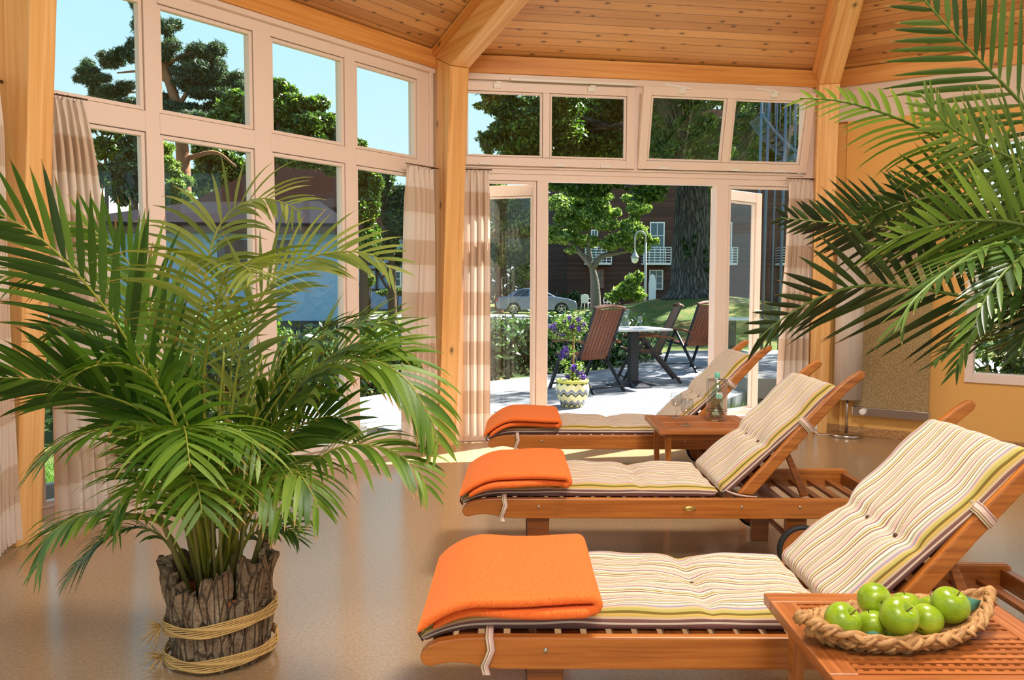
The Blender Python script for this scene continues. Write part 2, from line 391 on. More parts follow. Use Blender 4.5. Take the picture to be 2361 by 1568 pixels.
def lampcloth():
    t = NT('lamp_cloth'); b = t.n('ShaderNodeBsdfPrincipled'); b.inputs['Roughness'].default_value = 0.9; c = t.ramp(t.noise(t.map(t.obj(), (30, 30, 3)), 1, 4), [(0.3, srgb(226, 212, 198)), (0.7, srgb(240, 230, 218))]); t.l(c, b.inputs['Base Color'])
    tr = t.n('ShaderNodeBsdfTranslucent'); t.l(c, tr.inputs[0]); mx = t.n('ShaderNodeMixShader'); mx.inputs[0].default_value = 0.35; t.l(b.outputs[0], mx.inputs[1]); t.l(tr.outputs[0], mx.inputs[2]); t.l(mx.outputs[0], t.out.inputs[0]); M['lamp_cloth'] = t.m
lampcloth()
# ------------------------------------------------------------------ camera, world
cd = bpy.data.cameras.new('camera'); cam = bpy.data.objects.new('camera', cd); COL.objects.link(cam)
bk = -FW; cam.matrix_world = Matrix(((RI.x, UP.x, bk.x, 0), (RI.y, UP.y, bk.y, 0), (RI.z, UP.z, bk.z, HC), (0, 0, 0, 1)))
cd.sensor_fit = 'HORIZONTAL'; cd.sensor_width = 36; cd.lens = 36*FPX/2361; cd.clip_start = 0.05; cd.clip_end = 500
SC.camera = cam
SC.view_settings.view_transform = 'Standard'; SC.view_settings.look = 'None'; SC.view_settings.gamma = 1; SC.view_settings.use_curve_mapping = False
SC.view_settings.exposure = 0.0
SC.cycles.transparent_max_bounces = 24
SUN_DIR = V((1.47, 1.15, 2.137)).normalized()
def world():
    w = bpy.data.worlds.new('sky'); SC.world = w; w.use_nodes = True; t = w.node_tree; t.nodes.clear()
    o = t.nodes.new('ShaderNodeOutputWorld'); bg = t.nodes.new('ShaderNodeBackground'); t.links.new(bg.outputs[0], o.inputs[0])
    tc = t.nodes.new('ShaderNodeTexCoord'); nz = t.nodes.new('ShaderNodeVectorMath'); nz.operation = 'NORMALIZE'; t.links.new(tc.outputs['Generated'], nz.inputs[0])
    sp = t.nodes.new('ShaderNodeSeparateXYZ'); t.links.new(nz.outputs[0], sp.inputs[0])
    def ramp(f, st):
        r = t.nodes.new('ShaderNodeValToRGB'); cr = r.color_ramp
        cr.elements[0].position, cr.elements[0].color = st[0]; cr.elements[1].position, cr.elements[1].color = st[-1]
        for p, c in st[1:-1]:
            e = cr.elements.new(p); e.color = c
        t.links.new(f, r.inputs[0]); return r.outputs[0]
    base = ramp(sp.outputs[2], [(0.0, (0.86, 0.95, 1.0, 1)), (0.10, (0.68, 0.94, 1.0, 1)), (0.30, (0.50, 0.87, 1.0, 1)), (0.8, (0.24, 0.54, 0.98, 1))])
    # brighter and whiter towards the sun
    dt = t.nodes.new('ShaderNodeVectorMath'); dt.operation = 'DOT_PRODUCT'; t.links.new(nz.outputs[0], dt.inputs[0]); dt.inputs[1].default_value = V((SUN_DIR.x, SUN_DIR.y, 0.55)).normalized()
    glow = ramp(dt.outputs['Value'], [(0.55, (0, 0, 0, 1)), (0.80, (0.45, 0.45, 0.45, 1)), (1.0, (1, 1, 1, 1))])
    mx = t.nodes.new('ShaderNodeMix'); mx.data_type = 'RGBA'; t.links.new(glow, mx.inputs[0]); t.links.new(base, mx.inputs[6]); mx.inputs[7].default_value = (1.15, 1.15, 1.12, 1)
    t.links.new(mx.outputs[2], bg.inputs[0]); bg.inputs[1].default_value = 1.12
world()
def add_light(name, typ, energy, color, loc, rot=None, size=None, sizey=None, aim=None):
    d = bpy.data.lights.new(name, typ); d.energy = energy; d.color = color
    if typ == 'AREA': d.shape = 'RECTANGLE'; d.size = size; d.size_y = sizey or size
    o = bpy.data.objects.new(name, d); COL.objects.link(o); o.location = loc
    if aim is not None: o.rotation_euler = (V(aim)).to_track_quat('-Z', 'Y').to_euler()
    return o
sun = add_light('sun', 'SUN', 25.0, (1.0, 0.95, 0.88), (20, 15, 30), aim=-SUN_DIR); sun.data.angle = R(0.55)
# warm fill lights added overhead, out of view, to brighten the room
for p, e, sx, sy in (((.45, .15, 3.1), 48, 1.3, .7), ((1.3, 2.9, 4.06), 200, 1.0, 1.0)):
    add_light('fill_light_top', 'AREA', e, (1.0, 0.955, 0.89), p, size=sx, sizey=sy, aim=(0, 0, -1))
add_light('fill_light_front', 'AREA', 82, (1.0, 0.955, 0.89), (.3, -.3, 3.18), size=2.0, sizey=.12, aim=(-.12, 1, -.12))  # added fill strip behind the camera, brightening frames and other upright faces
SC.cycles.max_bounces = 8; SC.cycles.diffuse_bounces = 4; SC.cycles.glossy_bounces = 3
# ------------------------------------------------------------------ floor, ceiling, roof
def octa(r): return [OC+nrm(TH+PI/8+k*PI/4)*(r/math.cos(PI/8)) for k in range(8)]
m = MB(); P = octa(RIN+0.06)
b = len(m.v); m.v += [V((p.x, p.y, 0)) for p in P]+[V((p.x, p.y, -0.22)) for p in P]
m.face(range(8)); m.face(range(15, 7, -1))
for i in range(8): m.face((i, 8+i, 8+(i+1) % 8, (i+1) % 8))
m.build('floor', M['lino_floor'], kind='structure')
ZC, SLR = 3.115, 0.315; APEX = V((OC.x, OC.y, ZC+SLR*ROUT))
m = MB(); P = octa(RIN+0.02)
for k in range(8):
    a, c = P[k], P[(k+1) % 8]; b = len(m.v); m.v += [V((a.x, a.y, ZC)), V((c.x, c.y, ZC)), APEX.copy()]
    L = (a-c).length; h = ((a+c)/2-V((APEX.x, APEX.y, 0))).length; h = math.hypot(h, APEX.z-ZC)
    m.face((b, b+1, b+2), [(k*7.3, k*3.07), (k*7.3+L, k*3.07), (k*7.3+L/2, k*3.07+h)])
m.build('ceiling', M['ceiling_boards'], kind='structure')
m = MB(); A, B = octa(RIN+0.10), octa(RIN+0.40)
for k in range(8):
    j = (k+1) % 8; b = len(m.v)
    m.v += [V((p.x, p.y, z)) for p, z in ((A[k], 3.125), (A[j], 3.125), (B[j], 3.10), (B[k], 3.10), (A[k], 3.40), (A[j], 3.40), (B[j], 3.27), (B[k], 3.27))]
    m.v += [APEX+V((0, 0, .3))]
    m.face((b, b+1, b+2, b+3)); m.face((b+3, b+2, b+6, b+7)); m.face((b+7, b+6, b+5, b+4)); m.face((b+4, b+5, b+8))
m.build('roof', M['dark_metal'], kind='structure')
# ------------------------------------------------------------------ timber frame
def radialM(k):
    c = corner(k); rd = (c-OC).normalized(); tg = V((rd.y, -rd.x, 0))
    return Matrix(((-rd.x, tg.x, 0, c.x), (-rd.y, tg.y, 0, c.y), (0, 0, 1, 0), (0, 0, 0, 1)))
for k in range(-2, 6):
    MR_ = radialM(k) @ Matrix.Translation((0, {-1: -.035, 0: -.006, 1: .022}.get(k, 0), 0)); PHW = .081
    m = MB(); m.prism([(z, -x) for x, z in ((-.10, 0), (.105, 0), (.322, 2.95), (-.10, 3.13))], -PHW, PHW, Matrix(((0, 0, -1, 0), (0, 1, 0, 0), (1, 0, 0, 0), (0, 0, 0, 1))))
    m.build('pillar', M['spruce_post'], M=MR_, bevel=0.005, kind='structure')
    m = MB(); m.prism([(-.10, 3.135), (.324, 2.952), (4.34, 2.952+.325*4.02), (4.34, 4.62), (-.1, 3.22)], -PHW, PHW); m.build('rafter_beam', M['spruce_post'], M=MR_, bevel=0.005, kind='structure')
    m = MB()
    for sgn in (-1, 1): m.bar((0.02, sgn*.10, 3.075), (4.2, sgn*.10, 3.075+4.18*SLR), .04, .055)
    m.build('trim_1', M['spruce_beam'], M=MR_, kind='structure')
for k in range(8):
    m = MB(); m.box((SIDE/2, .085, 3.05), (SIDE, .25, .14)); m.build('beam', M['spruce_beam'], M=wallM(k), bevel=0.004, kind='structure')
# ------------------------------------------------------------------ joinery
def ring(m, x0, x1, z0, z1, w, y0, y1, wb=None):
    wb = wb or w; yc, dy = (y0+y1)/2, y1-y0
    m.box((x0+w/2, yc, (z0+z1)/2), (w, dy, z1-z0)); m.box((x1-w/2, yc, (z0+z1)/2), (w, dy, z1-z0))
    m.box(((x0+x1)/2, yc, z1-w/2), (x1-x0-2*w, dy, w)); m.box(((x0+x1)/2, yc, z0+wb/2), (x1-x0-2*w, dy, wb))
def pane_quad(x0, x1, z0, z1, y):
    m = MB(); m.v += [V((x0, y, z0)), V((x1, y, z0)), V((x1, y, z1)), V((x0, y, z1))]; m.face((0, 1, 2, 3)); return m
def glaze(root, opens, y=.05, gy=.055, bead=.022):
    for (x0, x1, z0, z1) in opens:
        m = MB(); ring(m, x0+.004, x1-.004, z0+.004, z1-.004, bead, .010, y)
        b = m.build('glazing_bead', M['white_frame'], root, bevel=.003)
        pane_quad(x0, x1, z0, z1, gy).build('pane', M['window_glass'], root)
def glass_wall(Mw, name, low=True):
    XS = [(0.06, .17), (.80, .885), (1.535, 1.665), (2.305, 2.405), (3.06, 3.22)]
    m = MB()
    for i, (a, c) in enumerate(XS):
        m.box(((a+c)/2, .05, 1.49), (c-a, .10, 2.98))
    for a, c in ((.17, .80), (.885, 1.535), (1.665, 2.305), (2.405, 3.06)):
        m.box(((a+c)/2, .05, .07), (c-a, .10, .14)); m.box(((a+c)/2, .05, 2.20), (c-a, .10, .115)); m.box(((a+c)/2, .05, 2.925), (c-a, .10, .11))
    m.box((SIDE/2, -.012, 2.962), (SIDE-.2, .03, .036)); m.box((SIDE/2, -.010, .035), (SIDE-.24, .03, .07)); m.box((3.2, -.012, 1.5), (.035, .024, 2.9))
    m.box((SIDE/2, .04, .145), (SIDE-.2, .12, .012))
    fr = m.build(name, M['white_frame'], M=Mw, bevel=.004, kind='structure')
    m = MB(); m.box((SIDE/2, .06, 1.5), (SIDE-.13, .01, 2.95))
    ops = []
    for a, c in ((.17, .80), (.885, 1.535), (1.665, 2.305), (2.405, 3.06)):
        ops += [(a, c, .14, 2.143), (a, c, 2.257, 2.87)]
    glaze(fr, ops); return fr
w1 = glass_wall(WL, 'window_1'); w4 = glass_wall(WLL, 'window_4')
for i, k in enumerate((3, 4, -3, -2)): glass_wall(wallM(k), 'window_%d' % (6+i))
# garden wall: fixed frame, clerestory sashes, double door
m = MB()
JL, JR, DL_, DR_ = .783, 2.446, .878, 2.335
for a, c in ((.06, .185), (3.12, 3.28)): m.box(((a+c)/2, .05, 1.49), (c-a, .10, 2.98))
for a, c in ((JL, DL_), (DR_, JR)): m.box(((a+c)/2, .05, 1.07), (c-a, .10, 2.14))
m.box((1.65, .05, 2.195), (2.94, .10, .115)); m.box((1.65, .05, 2.945), (2.94, .10, .07)); m.box((1.64, .05, 2.58), (.075, .10, .66))
m.box((.48, .05, .065), (.60, .10, .13)); m.box((2.79, .05, .065), (.67, .10, .13)); m.box((1.65, -.012, 2.955), (3.05, .03, .05))
m.box((1.65, -.006, 2.236), (2.94, .02, .012)); m.box((1.65, -.006, 2.20), (2.94, .014, .02)); m.box((1.607, .06, .008), (1.46, .12, .016))
fm = m.build('window_2', M['white_frame'], M=WM, bevel=.004, kind='structure')
glaze(fm, [(.185, JL, .13, 2.138), (JR, 3.12, .13, 2.138)])
def clerestory(name, x0, xm0, xm1, x1, tilt):
    root = bpy.data.objects.new(name, None); COL.objects.link(root); root['kind'] = 'structure'
    Mx = WM @ Matrix.Translation((0, -.03, 2.252)) @ Matrix.Rotation(R(tilt), 4, 'X'); root.matrix_world = Mx; PMAT[root.name] = Mx
    H_ = .66; m = MB(); ring(m, x0, x1, 0, H_, .07, 0, .055, .068); m.box(((xm0+xm1)/2, .028, H_/2), (xm1-xm0, .055, H_-.14)); m.build('sash', M['white_frame'], root, bevel=.004)
    for a, c in ((x0+.07, xm0), (xm1, x1-.07)):
        m = MB(); ring(m, a+.003, c-.003, .071, H_-.073, .016, .008, .04); m.build('glazing_bead', M['white_frame'], root, bevel=.003)
        pane_quad(a, c, .068, H_-.07, .035).build('pane', M['window_glass'], root)
    for xx in (x0+.22, (x0+x1)/2+.1, x1-.25):
        m = MB(); m.box((xx, -.008, .012), (.085, .016, .018)); m.box((xx, -.010, .022), (.02, .014, .012)); m.build('hinge', M['white_plastic'], root, bevel=.002)
    for xx in (x0+.32, x1-.38):
        m = MB(); m.box((xx, -.008, H_-.028), (.06, .018, .038)); m.box((xx+.012, -.014, H_-.006), (.045, .012, .02)); m.build('latch', M['white_plastic'], root, bevel=.002)
    if tilt == 0:
        m = MB(); m.box((x0+.95, -.012, H_+.024), (1.05, .018, .022)); m.build('slide_bar', M['white_plastic'], root, bevel=.004)
    else:
        for xx in (x0+.30, x1-.42):
            m = MB(); m.bar((xx-.12, .02, H_+.02), (xx+.09, -.012, H_-.004), .012, .014); m.build('stay_arm', M['white_plastic'], root, bevel=.002)
    return root
clerestory('window_3', .125, .822, .880, 1.600, 0); clerestory('window_5', 1.63, 2.355, 2.417, 3.135, 12)
def leaf(name, hx, ang, sgn):
    root = bpy.data.objects.new(name, None); COL.objects.link(root); root['kind'] = 'structure'
    Mx = WM @ Matrix.Translation((hx, .115, 0)) @ Matrix.Rotation(R(ang), 4, 'Z'); root.matrix_world = Mx; PMAT[root.name] = Mx
    W_ = .715; m = MB(); ring(m, 0, W_, .02, 2.125, .09, -.028, .028, .14); m.build('leaf_frame', M['white_frame'], root, bevel=.004)
    m = MB(); ring(m, .093, W_-.093, .163, 2.032, .016, -.02, .012); m.build('glazing_bead', M['white_frame'], root, bevel=.003)
    pane_quad(.09, W_-.09, .16, 2.035, .0).build('pane', M['window_glass'], root)
    m = MB(); m.bar((W_-.045, -.028*1, 1.05), (W_-.045, -.075, 1.05), .02, .02); m.bar((W_-.045, -.07, 1.05), (W_-.16, -.07, 1.05), .02, .018); m.build('handle', M['steel'], root, bevel=.004)
    return root
leaf('door_1', DL_-.02, 180-28, 1); leaf('door_2', DR_+.02, 32, -1)
# right wall: plaster with band, window opening
XW0, XW1, ZW0, ZW1 = 1.12, 2.75, .52, 2.47
m = MB()
def wbox(x0, x1, z0, z1, y0=0, y1=.16, mi=0): m.box(((x0+x1)/2, (y0+y1)/2, (z0+z1)/2), (x1-x0, y1-y0, z1-z0), None, mi)
wbox(.17, XW0, 0, 2.685); wbox(XW1, SIDE, 0, 2.685); wbox(XW0, XW1, 0, ZW0); wbox(XW0, XW1, ZW1, 2.685); wbox(0, .17, 0, 2.685, .035, .16)
m.build('wall_right', M['plaster_orange'], M=WR, kind='structure')
m = MB(); wbox(0, SIDE, 2.685, 2.985, -.004, .16); m.build('wall_upper_right', M['plaster_white'], M=WR, kind='structure')
m = MB(); wbox(.165, .19, .075, 2.685, -.016, .03); m.build('trim_2', M['plaster_orange'], M=WR, bevel=.003, kind='structure')
m = MB(); wbox(.165, SIDE, 0, .075, -.018, 0); wbox(.05, .165, 0, .075, .015, .036); m.build('baseboard_right', M['cork_skirting'], M=WR, bevel=.003, kind='structure')
m = MB(); ring(m, XW0, XW1, ZW0, ZW1, .06, -.02, .10, .075); m.box((1.95, .05, 1.5), (.05, .08, 1.9)); m.box((1.95, .05, 1.86), (1.55, .06, .05))
wr = m.build('window_10', M['white_frame'], M=WR, bevel=.004, kind='structure'); pane_quad(XW0+.05, XW1-.05, ZW0+.05, ZW1-.05, .06).build('pane', M['window_glass'], wr)
def paper():
    t = NT('paper_label'); t.bsdf(Roughness=0.6); su = t.sep(t.uv()); d = t.math('GREATER_THAN', t.math('ADD', su[0], su[1]), 0.95)
    t.col(t.mix(d, srgb(130, 208, 178), srgb(240, 240, 234))); M['paper_label'] = t.m
paper()
plain('cap_green', srgb(120, 196, 170), 0.4)
wood('teak_table', srgb(136, 82, 38), srgb(173, 112, 58), srgb(200, 143, 88), us=2.2, vs=60, rough=0.34, coat=0.25, contrast=1.1)
plain('button', srgb(84, 48, 34), 0.35)
# ------------------------------------------------------------------ sun loungers
def strap(m, pts, w, th=.004, wdir=(1, 0, 0)):
    # flat fabric band through pts, width along wdir
    P = [V(p) for p in pts]; wd = V(wdir).normalized(); L = 0; b = len(m.v)
    for i, p in enumerate(P):
        t = (P[min(i+1, len(P)-1)]-P[max(i-1, 0)]).normalized(); n = t.cross(wd).normalized()
        wv = wd*(w/2)
        m.v += [p-wv-n*th/2, p+wv-n*th/2, p+wv+n*th/2, p-wv+n*th/2]
    for i in range(len(P)-1):
        l = (P[i+1]-P[i]).length
        for k in range(4):
            k2 = (k+1) % 4; vv = [-w/2, w/2, w/2, -w/2]
            m.face((b+4*i+k, b+4*i+k2, b+4*i+4+k2, b+4*i+4+k), [(L, vv[k]), (L, vv[k2]), (L+l, vv[k2]), (L+l, vv[k])], True)
        L += l
    m.face((b, b+1, b+2, b+3)); e = b+4*(len(P)-1); m.face((e+3, e+2, e+1, e))
LW = .63
RAIL = [(0, .302), (.004, .318), (.02, .336), (.05, .349), (.10, .357), (.16, .36), (1.915, .36), (1.93, .35), (1.93, .278), (1.92, .272), (.21, .272), (.17, .277), (.13, .287), (.095, .290), (.06, .287), (.035, .280), (.018, .279), (.006, .288)]
ARM = [(1.217, .372), (1.432, .615), (1.60, .80), (1.655, .856), (1.695, .890), (1.732, .914), (1.75, .921), (1.765, .916), (1.770, .902), (1.762, .888), (1.735, .866), (1.69, .826), (1.498, .612), (1.287, .366)]
BANG = math.atan2(.456, .406)
def cushion_section(w, t, n=40):
    # closed rounded section: returns (b, h) around; b across, h up
    out = []
    r = t/2
    per = []
    for i in range(17): per.append((-w/2+r+(w-2*r)*i/16, 1.0))
    for i in range(1, 6): a = PI/2-PI*i/6; per.append((w/2-r+r*math.cos(a), math.sin(a)))
    for i in range(17): per.append((w/2-r-(w-2*r)*i/16, -1.0))
    for i in range(1, 6): a = -PI/2-PI*i/6; per.append((-w/2+r+r*math.cos(a), math.sin(a)))
    return per
def cushion(m, frame, L, w, tfun, dips, n=64, u0=0, seedv=0.0):
    # frame(x, b, h) -> point ; tfun(x) thickness; dips: [(x, [b...])] quilting rows
    per = cushion_section(w, .06); K = len(per); b0 = len(m.v); rings = []
    sp = [0]
    # arc parameter v: straight across the top, continues down the side
    vs = []
    for (bb, h) in per: vs.append(bb)
    arc = []
    for i, (bb, h) in enumerate(per):
        if 0 <= i <= 16: arc.append(bb)
        elif i <= 21: arc.append(w/2-.03+.03*(i-16)*PI/6*1.0)
        elif i <= 38: arc.append(w/2+.064+(w/2-bb-.03)*1.0)
        else: arc.append(-(w/2-.03)-.03*(44-i)*PI/6)
    for i in range(n+1):
        x = L*i/n; t = tfun(x); ends = 1.0
        if x < t/2: ends = math.sqrt(max(0.02, 1-((t/2-x)/(t/2))**2))
        if L-x < t/2: ends = math.sqrt(max(0.02, 1-((t/2-(L-x))/(t/2))**2))
        for j, (bb, h) in enumerate(per):
            hh = h*t/2*ends; bq = bb*(1-.03*(1-ends)); xx = x
            if h > -0.5:
                for (dx, bs) in dips:
                    row = math.exp(-((x-dx)/.022)**2)*0.010
                    lift = 0
                    for bt in bs:
                        r2 = ((x-dx)/.055)**2+((bb-bt)/.05)**2
                        row += .016*math.exp(-r2)
                        bq += -(bb-bt)*.42*math.exp(-((x-dx)/.075)**2-((bb-bt)/.075)**2)
                    hh -= row*max(0, h)*min(1, t/.05)
                hh += max(0, h)*(.004*math.sin(bb*37+x*9)+.003*math.sin(x*31+bb*11))
            m.v.append(V(frame(xx, bq, hh+t/2)))
    for i in range(n):
        for j in range(K):
            j2 = (j+1) % K; a0, a1 = arc[j], arc[j2]
            if j == K-1: a1 = -(w/2-.03)
            if j == 38: a1 = a0 if False else arc[j2]
            uv = [(L*i/n, a0), (L*i/n, a1), (L*(i+1)/n, a1), (L*(i+1)/n, a0)]
            m.face((b0+i*K+j, b0+i*K+j2, b0+(i+1)*K+j2, b0+(i+1)*K+j), uv, True)
    m.face([b0+j for j in range(K)], [(0, a) for a in arc]); m.face([b0+n*K+j for j in range(K)][::-1], [(L, a) for a in arc][::-1])
def make_lounger():
    t = thing('sun_lounger', 'x', 'sun lounger', (0, 0, 0), 0, 'wooden sun loungers with striped cushions')
    for y in (0, LW-.032):
        m = MB(); m.prism(RAIL, y, y+.032); m.build('side_rail', M['teak_light'], t, bevel=.005)
    for y, sg in ((.032, 1), (LW-.032-.036, 1)):
        for xa, xb in ((.285, .385), (1.43, 1.525)):
            m = MB(); m.prism([(xa, .30), (xb, .30), (xb-.006, 0), (xa+.006, 0)], y, y+.036); m.build('leg', M['teak'], t, bevel=.004)
    i = 0; x = .055
    while x < 1.86:
        z = .338 if x > .10 else .322
        z = z if x < 1.17 else .302
        m = MB(); m.box((x, LW/2, z), (.052 if x < 1.15 else .034, LW-.066, .018)); m.build('slat', M['teak'], t, bevel=.003); x += .0705 if x < 1.15 else .092
    m = MB(); m.box((1.905, LW/2, .315), (.03, LW-.066, .06)); m.build('end_board', M['teak'], t, bevel=.003)
    # backrest frame
    for y in (.040, LW-.040-.028):
        m = MB(); m.prism(ARM, y, y+.028); m.build('backrest_arm', M['teak_light'], t, bevel=.007)
    ca, sa = math.cos(BANG), math.sin(BANG)
    def bk(d, y, off): return V((1.235+ca*d+sa*-off, y, .372+sa*d+ca*off))
    for k in range(7):
        d = .06+k*.068; m = MB(); m.bar(bk(d, .068, -.008), bk(d, LW-.068, -.008), .046, .014, up=(-sa, 0, ca)); m.build('backrest_slat', M['teak'], t, bevel=.003)
    m = MB(); m.bar(bk(.575, .068, -.008), bk(.575, LW-.068, -.008), .10, .018, up=(-sa, 0, ca)); m.build('top_board', M['teak'], t, bevel=.004)
    for y in (.072, LW-.072-.022):
        m = MB(); m.prism([(1.425, .565), (1.452, .558), (1.545, .36), (1.51, .35)], y, y+.022); m.build('support_strut', M['teak'], t, bevel=.003)
    m = MB(); m.tube([(1.48, -.05, .15), (1.48, LW+.05, .15)], .013, 10); m.build('axle', M['teak'], t)
    for y in (-.058, LW+.026):
        m = MB(); m.lathe([(0.001, 0), (.092, 0), (.092, .032), (.001, .032)], 40, Matrix(((1, 0, 0, 1.48), (0, 0, 1, y), (0, 1, 0, .15), (0, 0, 0, 1))), smooth=False)
        w = m.build('wheel', M['teak_light'], t, bevel=.003)
        m = MB(); m.lathe([(.092, -.001), (.106, .002), (.106, .030), (.092, .033)], 40, Matrix(((1, 0, 0, 1.48), (0, 0, 1, y), (0, 1, 0, .15), (0, 0, 0, 1))), closed=True); m.build('tyre', M['rubber'], w)
    for xx in (.335, 1.225, 1.48):
        m = MB(); m.lathe([(.0001, -.003), (.006, -.003), (.007, 0)], 12, Matrix(((1, 0, 0, xx), (0, 0, 1, 0), (0, 1, 0, .325), (0, 0, 0, 1)))); m.build('bolt', M['steel'], t)
    return t
def make_cushion():
    t = thing('lounger_cushion', 'x', 'cushion', (0, 0, 0), 0, 'striped cushions on the loungers')
    W = .53; yc = .322
    m = MB()
    def fr(x, b, h):
        dr = max(0, .16-x)/.16; return (x-.005, yc-b, .350-.040*dr*dr+h)
    cushion(m, fr, 1.14, W, lambda x: .042+.018*min(1, x/.2)-.012*max(0, (x-1.05)/.09), [(.42, (.19, 0, -.19)), (.80, (.17, -.02, -.2))], 84)
    m.build('seat_pad', M['striped_canvas'], t)
    PA = R(43.5); cp, sp_ = math.cos(PA), math.sin(PA)
    def fb(x, b, h): return (1.172+cp*x-sp_*h, yc-b, .352+sp_*x+cp*h)
    m = MB(); cushion(m, fb, .69, W, lambda x: .070-.012*min(1, x/.5)+.010*max(0, min(1, (x-.5)/.1)), [(.285, (.12, -.07, -.24))], 64)
    bp = m.build('back_pad', M['striped_canvas'], t)
    for row, bs, f in ((.285, (.12, -.07), fb), (.80, (-.02, .17), fr)):
        for b_ in bs:
            p = V(f(row, b_, .044 if f is fb else .036)); nx = V((-sp_, 0, cp)) if f is fb else V((0, 0, 1))
            m = MB(); m.lathe([(.0001, .004), (.006, .003), (.007, 0), (.006, -.004)], 12, Matrix.Translation(p) @ nx.to_track_quat('Z', 'Y').to_matrix().to_4x4()); m.build('button', M['button'], t)
    # ties
    ca, sa = math.cos(BANG), math.sin(BANG)
    m = MB(); strap(m, [(.185, .06, .366), (.185, .01, .371), (.185, -.006, .360), (.19, -.010, .33), (.182, -.014, .31), (.172, -.008, .285), (.178, -.010, .262)], .022); m.build('tie', M['striped_canvas'], t)
    m = MB(); strap(m, [(.02, .13, .35), (-.006, .13, .345), (-.016, .13, .32), (-.004, .13, .30)], .034, wdir=(0, 1, 0)); m.build('tie', M['striped_canvas'], t)
    def bk(d, y, off): return V((1.235+ca*d-sa*off, y, .372+sa*d+ca*off))
    m = MB(); strap(m, [bk(.425, .085, .040), bk(.42, .058, .028), bk(.418, .038, .019), bk(.415, .032, .004), bk(.412, .033, -.030), bk(.412, .05, -.042)], .032, wdir=(ca, 0, sa)); m.build('tie', M['striped_canvas'], t)
    m = MB(); m.tube([bk(.425, .07+random.uniform(-.012, .012), .030+random.uniform(-.012, .012)) for i in range(8)], .005, 6); m.build('knot', M['striped_canvas'], t)
    m = MB(); m.tube([(1.165, .075, .385), (1.18, .05, .380), (1.21, .036, .372), (1.25, .03, .366), (1.30, .028, .364)], [.003, .004, .005, .004, .003], 6); m.build('tie', M['striped_canvas'], t)
    # gathered elastic over the top board
    pts = [bk(.615+.012*math.sin(i*2.1), .12+.010*i, .012+.012*math.sin(i*2.7)) for i in range(30)]
    m = MB(); m.tube(pts, .006, 6); m.build('elastic_strap', M['striped_canvas'], t)
    return t
LPOS = [(-.243, 2.189), (-.217, 3.641), (-.150, 5.190)]
LN = ['front', 'middle', 'back']
loungers = [make_lounger()]; cushions = [make_cushion()]
loungers[0].location = (LPOS[0][0], LPOS[0][1], 0); cushions[0].location = loungers[0].location
for o in (loungers[0], cushions[0]): PMAT[o.name] = Matrix.Translation(o.location)
lab = ['wooden sun lounger nearest the camera, beside the table with the apple basket', 'wooden sun lounger with an oval brass plate, between the other two loungers', 'wooden sun lounger by the open garden door, behind the table with glasses']
clab = ['striped cushion with brown buttons on the nearest lounger, beside the green apples', 'striped cushion on the middle lounger with the brass plate', 'striped cushion on the lounger closest to the open garden door']
loungers[0]['label'] = lab[0]; cushions[0]['label'] = clab[0]
for i in (1, 2):
    loungers.append(dup(loungers[0], lab[i], loc=(LPOS[i][0], LPOS[i][1], 0))); cushions.append(dup(cushions[0], clab[i], loc=(LPOS[i][0], LPOS[i][1], 0)))
m = MB(); m.lathe([(.0001, -.004), (.026, -.004), (.028, 0)], 28, Matrix(((1, 0, 0, .997), (0, 0, 1, 0), (0, .36, 0, .318), (0, 0, 0, 1)))); m.build('brass_plate', M['brass'], loungers[1], label='oval brass name plate')
# ------------------------------------------------------------------ folded fleece blankets
def blanket(loc, label, x0=.0, x1=.475, y0=-.015, y1=.565, seed=0, tilt=0):
    rnd = random.Random(seed); t = thing('folded_blanket', label, 'blanket', loc, 0, 'folded orange fleece blankets')
    th = .026
    def sag(x, y):  # surface the blanket lies on
        d = max(0, .17-x)/.17; return .412-.075*d*d+.004*math.sin(x*14+seed)+.003*math.sin(y*12+seed*2)
    # path of one sheet: bottom layer left->right, fold, top layer right->left
    path = []
    N = 26
    for i in range(N+1): x = x0+.035+(x1-.02-x0-.035)*i/N; path.append((x, 0.0))
    for i in range(1, 9): a = -PI/2+PI*i/9; path.append((x1-.02+.019*math.cos(a), .0165+.0165*math.sin(a)))
    for i in range(N+1): x = x1-.02-(x1-.02-x0+.004)*i/N; path.append((x, .033))
    def sect(layer):
        out = []
        for k in range(15): out.append((y0+.013+(y1-y0-.026)*k/14, th/2))
        for k in range(1, 6): a = PI/2-PI*k/6; out.append((y1-.013+.013*math.cos(a), th/2*math.sin(a)))
        for k in range(15): out.append((y1-.013-(y1-y0-.026)*k/14, -th/2))
        for k in range(1, 6): a = -PI/2-PI*k/6; out.append((y0+.013+.013*math.cos(a), th/2*math.sin(a)))
        return out
    S = sect(0); K = len(S); m = MB(); n = len(path)
    for i, (x, dz) in enumerate(path):
        a = path[min(i+1, n-1)]; c = path[max(i-1, 0)]; tx, tz = a[0]-c[0], a[1]-c[1]; l = math.hypot(tx, tz); nx, nz = -tz/l, tx/l
        end = 1.0 if 0 < i < n-1 else .55
        for (y, h) in S:
            s_ = sag(x, y); yy = y+(.012*(1 if i < N else -1)*(0.3+math.sin(x*9+seed)) if y < .2 else .006*math.sin(x*11+seed))
            skew = (y-y0)*.012*(1-x/x1)
            m.v.append(V((x+skew+nx*h*end, yy, s_+th/2+dz+nz*h*end*(1 if n else 1))))
    for i in range(n-1):
        for k in range(K):
            k2 = (k+1) % K; m.face((k+i*K, k2+i*K, k2+(i+1)*K, k+(i+1)*K), None, True)
    m.face(range(K)); m.face(range(n*K-1, (n-1)*K-1, -1))
    m.build('fleece', M['orange_fleece'], t); return t
